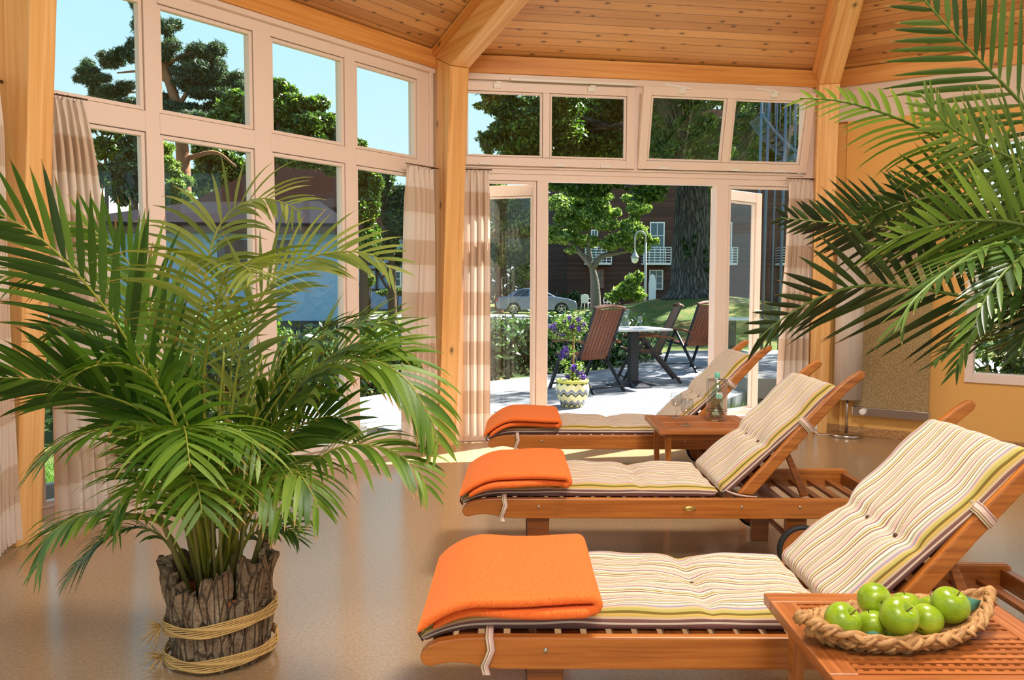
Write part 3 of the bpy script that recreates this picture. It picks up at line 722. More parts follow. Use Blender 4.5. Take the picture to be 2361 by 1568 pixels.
blanket((LPOS[0][0], LPOS[0][1], 0), 'large orange fleece blanket folded on the foot of the nearest lounger', seed=1)
blanket((LPOS[1][0], LPOS[1][1], 0), 'orange fleece blanket folded on the foot of the middle lounger', x0=-.005, x1=.47, seed=3)
blanket((LPOS[2][0], LPOS[2][1], 0), 'orange fleece blanket folded on the lounger nearest the garden door', x0=-.02, x1=.45, seed=5)
# ------------------------------------------------------------------ side tables
def make_table():
    t = thing('side_table', 'x', 'side table', (0, 0, 0), 0, 'slatted wooden side tables'); A, B, Z = .56, .52, .50; f = .062
    m = MB(); m.box((f/2, B/2, Z-.014), (f, B-2*f, .028), ax=1); m.box((A-f/2, B/2, Z-.014), (f, B-2*f, .028), ax=1); m.box((A/2, f/2, Z-.014), (A, f, .028)); m.box((A/2, B-f/2, Z-.014), (A, f, .028))
    m.box((A/2, B/2, Z-.012), (A-2*f, .03, .022)); m.build('top_frame', M['teak_table'], t, bevel=.003)
    m = MB(); x = f+.012
    while x < A-f: m.box((x, B/2, Z-.0155), (.0125, B-2*f, .022)); x += .0255
    y = f+.012
    while y < B-f: m.box((A/2, y, Z-.0115), (A-2*f, .0125, .02)); y += .0255
    m.build('lattice', M['teak_table'], t)
    for xx in (.05, A-.05-.03):
        for yy in (.05, B-.05-.05):
            m = MB(); m.prism([(yy, Z-.028), (yy+.058, Z-.028), (yy+.046, .36), (yy+.042, .26), (yy+.056, 0), (yy, 0), (yy+.012, .26), (yy+.010, .36)], -xx-.03, -xx, Matrix(((0, -1, 0, 0), (1, 0, 0, 0), (0, 0, 1, 0), (0, 0, 0, 1)))); m.build('leg', M['teak_light'], t, bevel=.003)
    for yy in (.075, B-.075):
        m = MB(); m.bar((.05, yy, Z-.05), (A-.05, yy, Z-.05), .022, .035); m.build('apron', M['teak_light'], t, bevel=.002)
    return t
tab1 = make_table(); tab1.location = (.655, 1.625, 0); tab1['label'] = 'slatted wooden side table in the corner, carrying the basket of apples'; PMAT[tab1.name] = Matrix.Translation(tab1.location)
tab2 = dup(tab1, 'slatted wooden side table with wine glasses and bottle between two loungers', loc=(.81, 4.60, 0))
# ------------------------------------------------------------------ glass and bottle
def wine_glass(loc, label, grp='stemmed wine glasses', s=1.0):
    t = thing('wine_glass', label, 'wine glass', loc, 0, grp)
    m = MB(); m.lathe([(.0001, 0), (.031, 0), (.0315, .0015), (.026, .004), (.010, .007), (.005, .014)], 32); m.build('foot', M['clear_glass'], t)
    m = MB(); m.lathe([(.005, .014), (.0035, .03), (.0032, .055), (.006, .066)], 20); m.build('stem', M['clear_glass'], t)
    m = MB(); m.lathe([(.006, .066), (.020, .071), (.031, .083), (.037, .102), (.037, .122), (.032, .146), (.0305, .154), (.0295, .154), (.031, .146), (.0358, .122), (.0358, .102), (.030, .085), (.019, .073), (.0001, .069)], 32); m.build('bowl', M['clear_glass'], t)
    return t
wine_glass((.99, 4.74, .50), 'stemmed wine glass at the near edge of the side table')
wine_glass((.985, 5.02, .50), 'stemmed wine glass standing behind the other on the side table')
def cooler(loc, label, blab, s=1.0):
    t = thing('bottle_cooler', label, 'bottle cooler', loc, 0, 'clear bottle coolers')
    m = MB(); m.lathe([(.0001, 0), (.058, 0), (.060, .003), (.062, .235), (.060, .238)], 40); m.lathe([(.053, .238), (.051, .02), (.0001, .018)], 40); m.build('wall', M['acrylic'], t)
    m = MB(); m.lathe([(.053, .236), (.0625, .236), (.0625, .241), (.053, .241)], 40, closed=True); m.build('rim', M['steel'], t)
    m = MB(); m.lathe([(.0612, .058), (.0618, .058), (.0618, .061), (.0612, .061)], 40, closed=True); m.build('band', M['dark_metal'], t)
    b = thing('water_bottle', blab, 'bottle', V(loc)+V((0, 0, .02)), 0, 'mineral water bottles in coolers')
    m = MB(); m.lathe([(.0001, 0), (.034, 0), (.036, .006), (.036, .09), (.034, .12), (.024, .17), (.0135, .205), (.0125, .235)], 32); m.build('body', M['green_glass'], b)
    m = MB(); m.lathe([(.0145, .232), (.0155, .234), (.0155, .258), (.0145, .261), (.0001, .261)], 24); m.build('cap', M['cap_green'], b)
    m = MB()
    for i in range(13):
        a = -1.9+i*.16
        m.v += [V((.0355*math.cos(a), .0355*math.sin(a), .118)), V((.031*math.cos(a), .031*math.sin(a), .155))] if False else [V((.0352*math.cos(a), .0352*math.sin(a), .112)), V((.0305*math.cos(a), .0305*math.sin(a), .148))]
    for i in range(12): m.face((2*i, 2*i+2, 2*i+3, 2*i+1), [(i/12, 0), ((i+1)/12, 0), ((i+1)/12, 1), (i/12, 1)], True)
    m.build('paper_label', M['paper_label'], b); return t
cooler((1.205, 4.93, .50), 'clear bottle cooler with dark rim standing on the indoor side table', 'pale green water bottle inside the cooler on the indoor table')
# ------------------------------------------------------------------ apple basket
def wick():
    t = NT('wicker'); t.bsdf(Roughness=0.6); n = t.noise(t.obj(), 60, 3); g = t.noise(t.map(t.uv(), (40, 900, 1)), 1, 3)
    c = t.ramp(n, [(0.3, srgb(122, 74, 32)), (0.5, srgb(182, 128, 68)), (0.7, srgb(208, 162, 102))]); t.col(t.mix(0.5, c, t.ramp(g, [(0.35, srgb(112, 70, 32)), (0.6, srgb(210, 166, 108))]))); t.bump(g, 0.4, 0.002); M['wicker'] = t.m
wick()
BC = V((.885, 1.885, .50)); BA = math.atan2(.145, .485); LH, WH = .262, .108
def lens(u, k=1.0):
    # u in 0..1 around; pointed-oval outline
    a = 2*PI*u; c = math.cos(a); c = c*(1-.12*(1-abs(c))); s_ = math.sin(a)
    return LH*k*c, math.copysign(WH*k*(1-abs(c)**2.2), s_)
bt = thing('basket', 'shallow boat-shaped woven basket holding green apples', 'basket', BC, BA)
def rowpts(k, z, up, n=150, tw=0, rr=0, turns=34):
    pts = []
    for i in range(n+1):
        u = i/n; x, y = lens(u, k); e = abs(x/LH)**3*up
        ph = tw+2*PI*turns*u; nx, ny = math.cos(2*PI*u), math.sin(2*PI*u)
        pts.append((x+nx*rr*math.cos(ph), y+ny*rr*math.cos(ph), z+e+rr*math.sin(ph)))
    return pts
for nm, k, z, up, rr, sr in (('weave_row', .74, .010, .012, .006, .0075), ('weave_row', .88, .022, .024, .0065, .008), ('rim', 1.0, .032, .042, .006, .0075)):
    m = MB()
    for tw in (0, PI): m.tube(rowpts(k, z, up, 220, tw, rr, 17), sr, 7, cap=False, flat=1.15)
    for i in range(34):
        u = (i+.5)/34+random.uniform(-.004, .004); x, y = lens(u, k); e = abs(x/LH)**3*up; nx, ny = math.cos(2*PI*u), math.sin(2*PI*u)
        x2, y2 = lens(u+.022*random.choice((-1, 1)), k)
        m.tube([(x-nx*.007, y-ny*.007, z+e+.008), (x+nx*.008, y+ny*.008, z+e+.006), ((x+x2)/2+nx*.012, (y+y2)/2+ny*.012, z+e-.004), (x2+nx*.006, y2+ny*.006, z+e-.014)], [.004, .008, .009, .005], 6, flat=.5)
    m.build(nm, M['wicker'], bt)
m = MB()
m.grid(lambda a, c: (lens(c, a)[0], lens(c, a)[1], .006+.036*max(0, a-.55)/.45+abs(lens(c, a)[0]/LH)**3*.03*a), 8, 64, lambda a, c: (a*.2, c*3), wrapv=True)
m.build('bottom', M['wicker'], bt, solid=.006)
def apple_mat():
    t = NT('apple_skin'); t.bsdf(Roughness=0.28, **{'Specular IOR Level': 0.5, 'Subsurface Weight': 0.05}); n = t.noise(t.obj(), 18, 3)
    c = t.ramp(n, [(0.3, srgb(112, 144, 18)), (0.55, srgb(144, 170, 32)), (0.75, srgb(172, 190, 56))])
    vo = t.n('ShaderNodeTexVoronoi'); vo.inputs['Scale'].default_value = 190; t.l(t.obj(), vo.inputs[0])
    c = t.mix(t.ramp(vo.outputs['Distance'], [(0.10, (0.55, 0.55, 0.55, 1)), (0.2, (0, 0, 0, 1))]), c, srgb(206, 222, 130)); z = t.sep(t.obj())
    t.col(c); M['apple_skin'] = t.m
apple_mat(); plain('apple_stem', srgb(88, 66, 30), 0.7)
apples = [((1942, 1431), 1.815, .0395, (.5, -.5, .75), 'green apple at the pointed end of the basket farthest from the blue-green leaf'),
          ((2017, 1383), 1.90, .038, (-.1, .75, -.1), 'green apple lying on top with its dark blossom end facing forward'),
          ((2010, 1440), 1.845, .034, (-.15, .25, 1), 'green apple half hidden low between the end apple and the centre apple'),
          ((2072, 1421), 1.805, .041, (.30, -.55, .6), 'green apple with a short stem in the middle front of the basket'),
          ((2088, 1398), 1.925, .035, (0, .2, 1), 'green apple peeking out behind the centre front apple'),
          ((2136, 1429), 1.875, .0365, (.5, .3, .5), 'green apple right of centre, below the topmost stemmed apple'),
          ((2150, 1404), 1.965, .033, (0, .2, 1), 'green apple at the back near the far rim of the basket'),
          ((2190, 1396), 1.90, .0425, (.35, -.3, .85), 'large green apple with stem touching the blue-green leaf'),
          ((2050, 1462), 1.86, .030, (0, 0, 1), 'green apple deep in the basket under the centre front apple')]
def apple_profile(r):
    pr = []
    for i in range(25):
        a = -PI/2+PI*i/24; c, s_ = math.cos(a), math.sin(a)
        rr = r*(c**.82 if c > 1e-6 else 0)*(1+.06*s_); z = r*.90*s_
        z -= r*.30*math.exp(-(rr/(r*.26))**2) if s_ > 0 else -r*.20*math.exp(-(rr/(r*.24))**2)
        pr.append((max(rr, .0002), z))
    return pr
for i, (p, Y, r, ax, lb) in enumerate(apples):
    c = at(p[0], p[1], Y); q = V(ax).normalized().to_track_quat('Z', 'Y').to_matrix().to_4x4(); q.translation = c
    t = thing('apple', lb, 'apple', group='green apples in the basket', M=q)
    m = MB(); m.lathe(apple_profile(r), 40); m.build('fruit', M['apple_skin'], t)
    m = MB(); m.tube([(0, 0, r*.52), (.001, 0, r*.8), (.004, .001, r*1.02)], [.0012, .0014, .002], 6); m.build('stem', M['apple_stem'], t)
    m = MB()
    for k in range(5):
        a = 2*PI*k/5; m.tube([(.002*math.cos(a), .002*math.sin(a), -r*.70), (.004*math.cos(a), .004*math.sin(a), -r*.78)], [.0016, .0006], 4)
    m.build('calyx', M['apple_stem'], t)
plain('felt_green', srgb(64, 116, 96), 0.85)
def feltleaf(pts, label):
    m = MB(); n = len(pts)
    P = [at(*p) for p in pts]; c = sum(P, V())/n
    m.v += P+[c+V((0, -.002, .008))]
    for i in range(n): m.face((i, (i+1) % n, n), None, True)
    o = m.build('fabric_leaf', M['felt_green'], solid=.002); tag(o, label, 'leaf', 'fabric leaves in the basket')
feltleaf([(2222, 1372, 1.935), (2240, 1380, 1.93), (2262, 1385, 1.925), (2255, 1400, 1.92), (2238, 1412, 1.90), (2232, 1392, 1.91)], 'blue-green fabric leaf at the raised tip of the basket')
feltleaf([(1996, 1458, 1.79), (2012, 1456, 1.79), (2036, 1464, 1.79), (2030, 1470, 1.785), (2000, 1468, 1.785)], 'blue-green fabric leaf tucked at the near rim below an apple')
# ------------------------------------------------------------------ curtains on short rods
def curtain(Mw, xt0, xt1, xb0, xb1, zt, zb, n, label, rod, seed=0, yo=-.075, rings=7):
    rnd = random.Random(seed); t = thing('curtain', label, 'curtain', group='striped beige curtains', M=Mw)
    ph = [rnd.uniform(0, 6.28) for _ in range(4)]; m = MB(); nu = 34; nv = n*12
    def f(u, v):
        zz = zt+.03-(zt+.03-zb)*u; k = min(1, u*9); e = u**.7
        x0, x1 = xt0+(xb0-xt0)*e, xt1+(xb1-xt1)*e
        vv = v+.018*math.sin(6*v+ph[0]+u*2.2)*k
        a = (.010+.026*k)*(1+.35*math.sin(ph[1]+v*5+u*3))
        y = yo+a*math.sin(2*PI*n*vv+ph[2]+.5*math.sin(u*5+ph[3]))+.004*math.sin(2*PI*n*2.7*v+u*4)
        if u < .05: y += .010*math.sin(2*PI*n*2.5*v)*(1-u/.05)
        return (x0+(x1-x0)*vv+.006*math.sin(2*PI*n*vv*2+u*3), y, zz+.004*math.sin(2*PI*n*vv))
    wid = (xb1-xb0)*2.2
    m.grid(f, nu, nv, lambda u, v: (v*wid, (zt+.03-(zt+.03-zb)*u)-zb+.02))
    m.build('cloth', M['curtain_cloth'], t)
    for i in range(rings):
        x = xt0+.008+(xt1-xt0-.016)*i/(rings-1); m = MB()
        pts = [(x+.004*math.sin(i*2.4+a), yo-.001+.014*math.cos(a), zt+.034+.014*math.sin(a)) for a in [2*PI*k/14 for k in range(15)]]
        m.tube(pts, .0014, 5, cap=False); m.build('ring', M['bronze_metal'], t)
    r = thing('curtain_rod', rod, 'curtain rod', group='short curtain rods', M=Mw)
    return t, r
def rod(r, Mw, xa, xb, z, yo, knob):
    m = MB(); m.tube([(xa, yo, z), (xb, yo, z)], .0045, 10); m.build('rod', M['bronze_metal'], r)
    m = MB(); xk = xb if knob > 0 else xa; m.lathe([(.0001, -.010), (.007, -.008), (.0095, 0), (.007, .008), (.0001, .010)], 14, Matrix.Translation((xk, yo, z)) @ Matrix.Rotation(PI/2, 4, 'Y')); m.build('knob', M['bronze_metal'], r)
    m = MB(); xm = xb-.05 if knob > 0 else xa+.05; m.tube([(xm, yo, z), (xm, -.002, z)], .004, 8); m.build('bracket', M['bronze_metal'], r)
c, r = curtain(WL, .20, .405, .185, .60, 2.20, .075, 6, 'striped beige curtain on the tall glass wall beside the leftmost timber post', 'thin bronze rod at the top of the curtain beside the leftmost post', 1); rod(r, WL, .12, .43, 2.243, -.075, -1)
c, r = curtain(WL, 2.865, 3.155, 2.80, 3.165, 2.155, .055, 5, 'striped beige curtain hanging left of the corner timber post', 'thin bronze rod holding the curtain left of the corner post', 2); rod(r, WL, 2.84, 3.235, 2.198, -.075, 1)
c, r = curtain(WM, .155, .375, .16, .385, 2.165, .055, 4, 'striped beige curtain hanging right of the corner timber post', 'thin bronze rod holding the curtain right of the corner post', 3); rod(r, WM, .11, .40, 2.208, -.075, -1)
c, r = curtain(WM, 2.955, 3.175, 2.885, 3.175, 2.155, .055, 5, 'striped beige curtain at the right of the garden door, behind the palm leaves', 'thin bronze rod with end knob at the right of the garden door', 4); rod(r, WM, 2.93, 3.235, 2.198, -.075, 1)
c, r = curtain(WLL, 2.86, 3.17, 2.83, 3.20, 2.20, .055, 7, 'striped beige curtain at the left edge, on the far side of the leftmost post', 'thin bronze rod at the left edge above the curtain there', 5, yo=-.09); rod(r, WLL, 2.83, 3.24, 2.243, -.09, 1)
# ------------------------------------------------------------------ radiant heater on the orange wall
t = thing('wall_heater', 'speckled stone wall heater panel with steel rail and white knob', 'heater', M=WR @ Matrix.Translation((.30, -.02, 0)))
m = MB(); m.box((.29, -.05, 1.155), (.575, .022, 1.79)); m.build('panel', M['heater_stone'], t, bevel=.003)
m = MB(); m.box((.29, -.012, 1.155), (.50, .05, 1.70)); m.build('back_box', M['cork_skirting'], t)
m = MB(); m.box((.29, -.056, .225), (.60, .05, .075)); m.build('rail', M['steel'], t, bevel=.006)
m = MB(); m.lathe([(.0001, .05), (.024, .05), (.027, .044), (.027, 0)], 28, Matrix.Translation((.085, -.080, .228)) @ Matrix.Rotation(PI/2, 4, 'X')); m.build('knob', M['white_plastic'], t, bevel=.002)
# ------------------------------------------------------------------ floor lamp
lp = zp(1951, 1006)
t = thing('floor_lamp', 'tall floor lamp with white cylindrical fabric shade and round steel base', 'floor lamp', (lp.x, lp.y, 0))
m = MB(); m.lathe([(.0001, 0), (.135, 0), (.138, .006), (.138, .022), (.13, .028), (.0001, .030)], 48); m.build('base', M['steel'], t)
m = MB(); m.tube([(0, 0, .03), (0, 0, .40)], .010, 14); m.build('pole', M['steel'], t)
m = MB(); rr = .114
m.lathe([(rr, .325), (rr, 1.66)], 48); m.lathe([(rr-.004, 1.66), (rr-.004, .325)], 48); m.lathe([(rr-.004, .325), (rr, .325)], 48)
m.build('shade', M['lamp_cloth'], t)
m = MB(); m.tube([(-.12, .02, .012), (-.17, .05, .005), (-.22, .02, .004), (-.25, .08, .03), (-.235, .12, .10), (-.215, .13, .15)], .0035, 7); m.build('cord', M['white_plastic'], t)
pp = lp+V((-.215, .13, .16)); tt = thing('power_plug', 'white power plug standing beside the floor lamp base', 'plug', (pp.x, pp.y, 0))
m = MB(); m.box((0, 0, .165), (.042, .03, .11)); m.box((0, 0, .085), (.022, .022, .10)); m.box((0, 0, .02), (.012, .012, .04)); m.build('body', M['white_plastic'], tt, bevel=.006)
# ------------------------------------------------------------------ palms
def frond(m, path, n, L, w, roll=0, vang=15, droop=.6, fwd=(.5, 1.6), t0=.2, rad=.006, taper=.25, prof=None, segs=6, jit=.12, updir=None, tipn=3, sides=(-1, 1), fold=.25, gap=0):
    P = spline(path, 48); N = len(P)-1
    rads = [rad*(1-(1-taper)*i/N) for i in range(N+1)]
    m.tube(P, rads, 7, mi=1)
    cum = [0]
    for i in range(N): cum.append(cum[-1]+(P[i+1]-P[i]).length)
    TL = cum[-1]
    def samp(t):
        d = t*TL; i = 0
        while i < N-1 and cum[i+1] < d: i += 1
        u = (d-cum[i])/max(1e-6, cum[i+1]-cum[i]); return P[i].lerp(P[i+1], u), (P[min(i+2, N)]-P[max(i-1, 0)]).normalized()
    for k in range(n):
        for sd in sides:
            t = t0+(1-t0)*(k+.5*(sd > 0))/n; t = min(.995, t+random.uniform(-.006, .006)); p, T = samp(t)
            up = V(updir) if updir else V((0, 0, 1))
            S = T.cross(up)
            if S.length < .15: S = T.cross(V((0, -1, .2)))
            S.normalize(); q = Quaternion(T, R(roll)); S = q @ S; Nn = S.cross(T).normalized()
            s = (t-t0)/(1-t0)
            ln = L*((prof(s)) if prof else (.55+.9*s if s < .4 else .91-.62*((s-.4)/.6)**1.6))*random.uniform(.86, 1.08)
            fw_ = fwd[0]+(fwd[1]-fwd[0])*s; va = R(vang+random.uniform(-9, 9))
            d = (T*fw_+S*sd*math.cos(va)+Nn*math.sin(va)); d += V((random.uniform(-jit, jit), random.uniform(-jit, jit), random.uniform(-jit, jit))); d.normalize()
            b = len(m.v); ww = w*random.uniform(.85, 1.12)*(1 if s < .85 else .8); rv = random.random(); pos = p.copy()
            tip = random.uniform(.96, 1.06)
            for j in range(segs+1):
                u = j/segs; wd = d.cross(Nn)
                if wd.length < .05: wd = d.orthogonal()
                wd.normalize(); nn = wd.cross(d).normalized(); pw = ww*.5*(.35+.65*min(1, u/.22))*(1-max(0, (u-.35)/.65)**1.8*.97)
                m.v += [pos-wd*pw, pos-nn*pw*fold, pos+wd*pw]
                pos = pos+d*(ln/segs); d = (d+V((0, 0, -1))*droop*(ln/segs)*(1.0+u)/max(.25, L)*.9).normalized()
            for j in range(segs):
                u0, u1 = j/segs*tip, (j+1)/segs*tip; o = b+3*j
                for a in (0, 1): m.face((o+a, o+a+1, o+a+4, o+a+3), [(u0, rv), (u0, rv), (u1, rv), (u1, rv)], True, 0)
PB = V((-1.015, 2.885, 0))
AP = thing('areca_palm', 'lush areca palm in a pot wrapped with rough tree bark', 'palm', PB)
def afrond(path, leaf='areca_leaf', **kw):
    m = MB(); P = [at(*p) for p in path]; d = dict(n=26, L=.36, w=.021, rad=.006, fold=.12); d.update(kw); d['w'] *= .86; d['L'] *= 1.12; d['droop'] = d.get('droop', .6)*1.15+.08; d['n'] = int(d['n']*1.15)
    frond(m, P, **d); m.build('frond', [M[leaf], M['areca_stem']], AP, world=True)
B0 = (480, 1335, 2.93)
def S_(dx=0, dY=0): return (480+dx, 1335, 2.93+dY)
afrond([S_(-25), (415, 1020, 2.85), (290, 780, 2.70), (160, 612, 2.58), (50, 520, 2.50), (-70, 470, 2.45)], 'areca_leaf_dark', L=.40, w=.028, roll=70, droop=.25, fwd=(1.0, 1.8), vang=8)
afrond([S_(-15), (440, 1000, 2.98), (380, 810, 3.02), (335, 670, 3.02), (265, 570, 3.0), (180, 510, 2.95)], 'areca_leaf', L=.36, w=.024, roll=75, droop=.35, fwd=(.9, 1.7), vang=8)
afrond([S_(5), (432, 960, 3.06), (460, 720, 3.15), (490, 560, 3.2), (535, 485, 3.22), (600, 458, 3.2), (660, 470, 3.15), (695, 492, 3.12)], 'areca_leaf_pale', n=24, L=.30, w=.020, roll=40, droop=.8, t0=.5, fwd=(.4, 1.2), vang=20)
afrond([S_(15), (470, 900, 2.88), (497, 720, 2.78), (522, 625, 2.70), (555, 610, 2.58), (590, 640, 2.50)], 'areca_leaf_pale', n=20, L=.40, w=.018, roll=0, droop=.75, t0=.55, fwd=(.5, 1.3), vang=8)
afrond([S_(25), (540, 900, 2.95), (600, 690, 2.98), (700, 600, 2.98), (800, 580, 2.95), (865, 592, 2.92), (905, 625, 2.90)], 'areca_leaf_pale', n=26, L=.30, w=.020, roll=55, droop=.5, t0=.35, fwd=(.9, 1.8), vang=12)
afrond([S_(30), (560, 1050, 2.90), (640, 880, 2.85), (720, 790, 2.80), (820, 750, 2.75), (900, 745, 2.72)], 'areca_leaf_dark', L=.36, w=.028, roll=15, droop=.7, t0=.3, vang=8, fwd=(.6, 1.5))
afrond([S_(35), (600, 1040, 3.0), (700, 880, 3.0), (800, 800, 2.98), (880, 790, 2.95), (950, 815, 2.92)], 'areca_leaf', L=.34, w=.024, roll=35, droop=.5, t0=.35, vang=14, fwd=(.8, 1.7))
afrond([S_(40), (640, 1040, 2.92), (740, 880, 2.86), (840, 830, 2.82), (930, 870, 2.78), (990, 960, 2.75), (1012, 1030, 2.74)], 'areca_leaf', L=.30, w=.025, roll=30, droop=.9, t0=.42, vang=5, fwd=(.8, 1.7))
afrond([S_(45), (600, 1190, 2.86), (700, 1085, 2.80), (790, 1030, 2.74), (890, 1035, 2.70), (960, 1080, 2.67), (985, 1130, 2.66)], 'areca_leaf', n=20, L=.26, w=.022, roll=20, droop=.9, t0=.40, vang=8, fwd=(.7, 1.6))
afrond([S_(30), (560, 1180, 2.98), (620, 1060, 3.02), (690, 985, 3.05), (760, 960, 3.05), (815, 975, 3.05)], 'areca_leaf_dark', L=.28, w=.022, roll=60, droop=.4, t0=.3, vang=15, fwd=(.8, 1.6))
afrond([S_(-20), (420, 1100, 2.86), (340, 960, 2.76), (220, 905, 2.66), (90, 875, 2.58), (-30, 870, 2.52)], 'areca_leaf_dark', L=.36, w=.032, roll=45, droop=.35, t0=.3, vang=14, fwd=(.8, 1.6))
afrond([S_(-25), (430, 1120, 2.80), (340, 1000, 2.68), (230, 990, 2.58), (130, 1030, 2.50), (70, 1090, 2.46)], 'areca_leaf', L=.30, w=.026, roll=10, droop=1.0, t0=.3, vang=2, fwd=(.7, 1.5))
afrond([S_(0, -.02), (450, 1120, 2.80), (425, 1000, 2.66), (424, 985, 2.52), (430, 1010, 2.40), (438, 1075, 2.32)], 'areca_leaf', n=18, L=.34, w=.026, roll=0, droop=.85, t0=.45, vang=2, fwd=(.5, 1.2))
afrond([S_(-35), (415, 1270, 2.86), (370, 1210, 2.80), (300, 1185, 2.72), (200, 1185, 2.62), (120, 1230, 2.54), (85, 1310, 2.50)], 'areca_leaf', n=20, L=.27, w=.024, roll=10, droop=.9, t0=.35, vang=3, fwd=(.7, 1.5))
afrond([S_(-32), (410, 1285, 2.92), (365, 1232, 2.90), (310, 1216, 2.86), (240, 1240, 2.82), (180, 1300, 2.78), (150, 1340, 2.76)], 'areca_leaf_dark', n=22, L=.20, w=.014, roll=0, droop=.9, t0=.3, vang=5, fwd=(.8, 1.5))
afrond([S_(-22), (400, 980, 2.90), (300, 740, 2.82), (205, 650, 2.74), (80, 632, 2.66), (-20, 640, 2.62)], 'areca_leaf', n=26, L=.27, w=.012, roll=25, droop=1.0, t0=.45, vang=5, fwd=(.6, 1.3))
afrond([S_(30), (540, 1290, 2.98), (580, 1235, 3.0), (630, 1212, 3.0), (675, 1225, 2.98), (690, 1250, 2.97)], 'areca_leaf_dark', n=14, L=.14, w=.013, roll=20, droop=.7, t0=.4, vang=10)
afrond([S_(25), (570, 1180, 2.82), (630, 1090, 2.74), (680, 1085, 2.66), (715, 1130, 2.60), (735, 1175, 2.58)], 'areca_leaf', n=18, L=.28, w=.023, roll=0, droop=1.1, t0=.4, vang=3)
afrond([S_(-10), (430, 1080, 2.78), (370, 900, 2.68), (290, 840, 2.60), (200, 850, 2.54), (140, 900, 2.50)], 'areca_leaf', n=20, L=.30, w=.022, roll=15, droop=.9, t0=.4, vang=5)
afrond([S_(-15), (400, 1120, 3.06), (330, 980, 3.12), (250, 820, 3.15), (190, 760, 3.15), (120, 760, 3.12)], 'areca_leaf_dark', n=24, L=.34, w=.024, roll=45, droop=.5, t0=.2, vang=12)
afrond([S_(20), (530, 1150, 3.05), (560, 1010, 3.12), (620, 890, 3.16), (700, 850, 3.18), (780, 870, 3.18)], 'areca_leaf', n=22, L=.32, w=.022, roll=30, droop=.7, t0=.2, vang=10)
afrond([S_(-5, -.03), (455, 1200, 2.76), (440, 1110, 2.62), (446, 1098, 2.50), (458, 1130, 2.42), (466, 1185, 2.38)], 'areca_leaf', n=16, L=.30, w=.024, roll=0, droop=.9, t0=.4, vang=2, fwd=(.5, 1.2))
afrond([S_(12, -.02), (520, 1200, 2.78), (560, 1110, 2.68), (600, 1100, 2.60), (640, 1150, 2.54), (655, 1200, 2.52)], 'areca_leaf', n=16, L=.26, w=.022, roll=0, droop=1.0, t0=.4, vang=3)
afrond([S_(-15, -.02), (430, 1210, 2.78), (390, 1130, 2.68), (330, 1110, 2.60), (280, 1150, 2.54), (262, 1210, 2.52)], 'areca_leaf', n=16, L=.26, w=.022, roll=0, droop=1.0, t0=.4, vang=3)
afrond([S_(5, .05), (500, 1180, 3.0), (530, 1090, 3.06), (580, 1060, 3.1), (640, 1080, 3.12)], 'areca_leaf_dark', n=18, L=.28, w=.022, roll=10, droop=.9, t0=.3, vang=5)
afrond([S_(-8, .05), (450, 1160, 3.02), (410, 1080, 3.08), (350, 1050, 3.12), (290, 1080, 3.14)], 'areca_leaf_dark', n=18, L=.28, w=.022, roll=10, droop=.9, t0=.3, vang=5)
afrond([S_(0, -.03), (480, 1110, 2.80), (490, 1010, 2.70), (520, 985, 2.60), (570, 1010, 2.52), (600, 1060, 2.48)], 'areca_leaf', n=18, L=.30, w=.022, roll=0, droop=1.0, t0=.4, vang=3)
# canes in the pot
for i in range(13):
    a = i*2.4; r = .02+.075*math.sqrt((i+.5)/13); p0 = PB+V((r*math.cos(a), r*math.sin(a)*.9, .20)); m = MB()
    q = p0+V((1.3*r*math.cos(a)+random.uniform(-.03, .03), 1.0*r*math.sin(a), .38+random.uniform(0, .22)))
    rd = .0115 if i % 4 == 0 else .006
    m.tube([p0, p0.lerp(q, .5)+V((random.uniform(-.008, .008), 0, 0)), q], [rd, rd*.85, rd*.5], 8); m.build('cane', M['areca_cane'], AP, world=True)
for i in range(14):
    a = i*1.7; m = MB(); p0 = PB+V((.05*math.cos(a), .05*math.sin(a), .36)); tgt = PB+V((.26*math.cos(a), .2*math.sin(a)-.02, .95+.25*random.random()))
    m.tube(spline([p0, p0.lerp(tgt, .5)+V((-.03*math.cos(a), 0, .08)), tgt], 10), [.006-.0003*k for k in range(11)], 6); m.build('leaf_stalk', M['areca_stem'], AP, world=True)
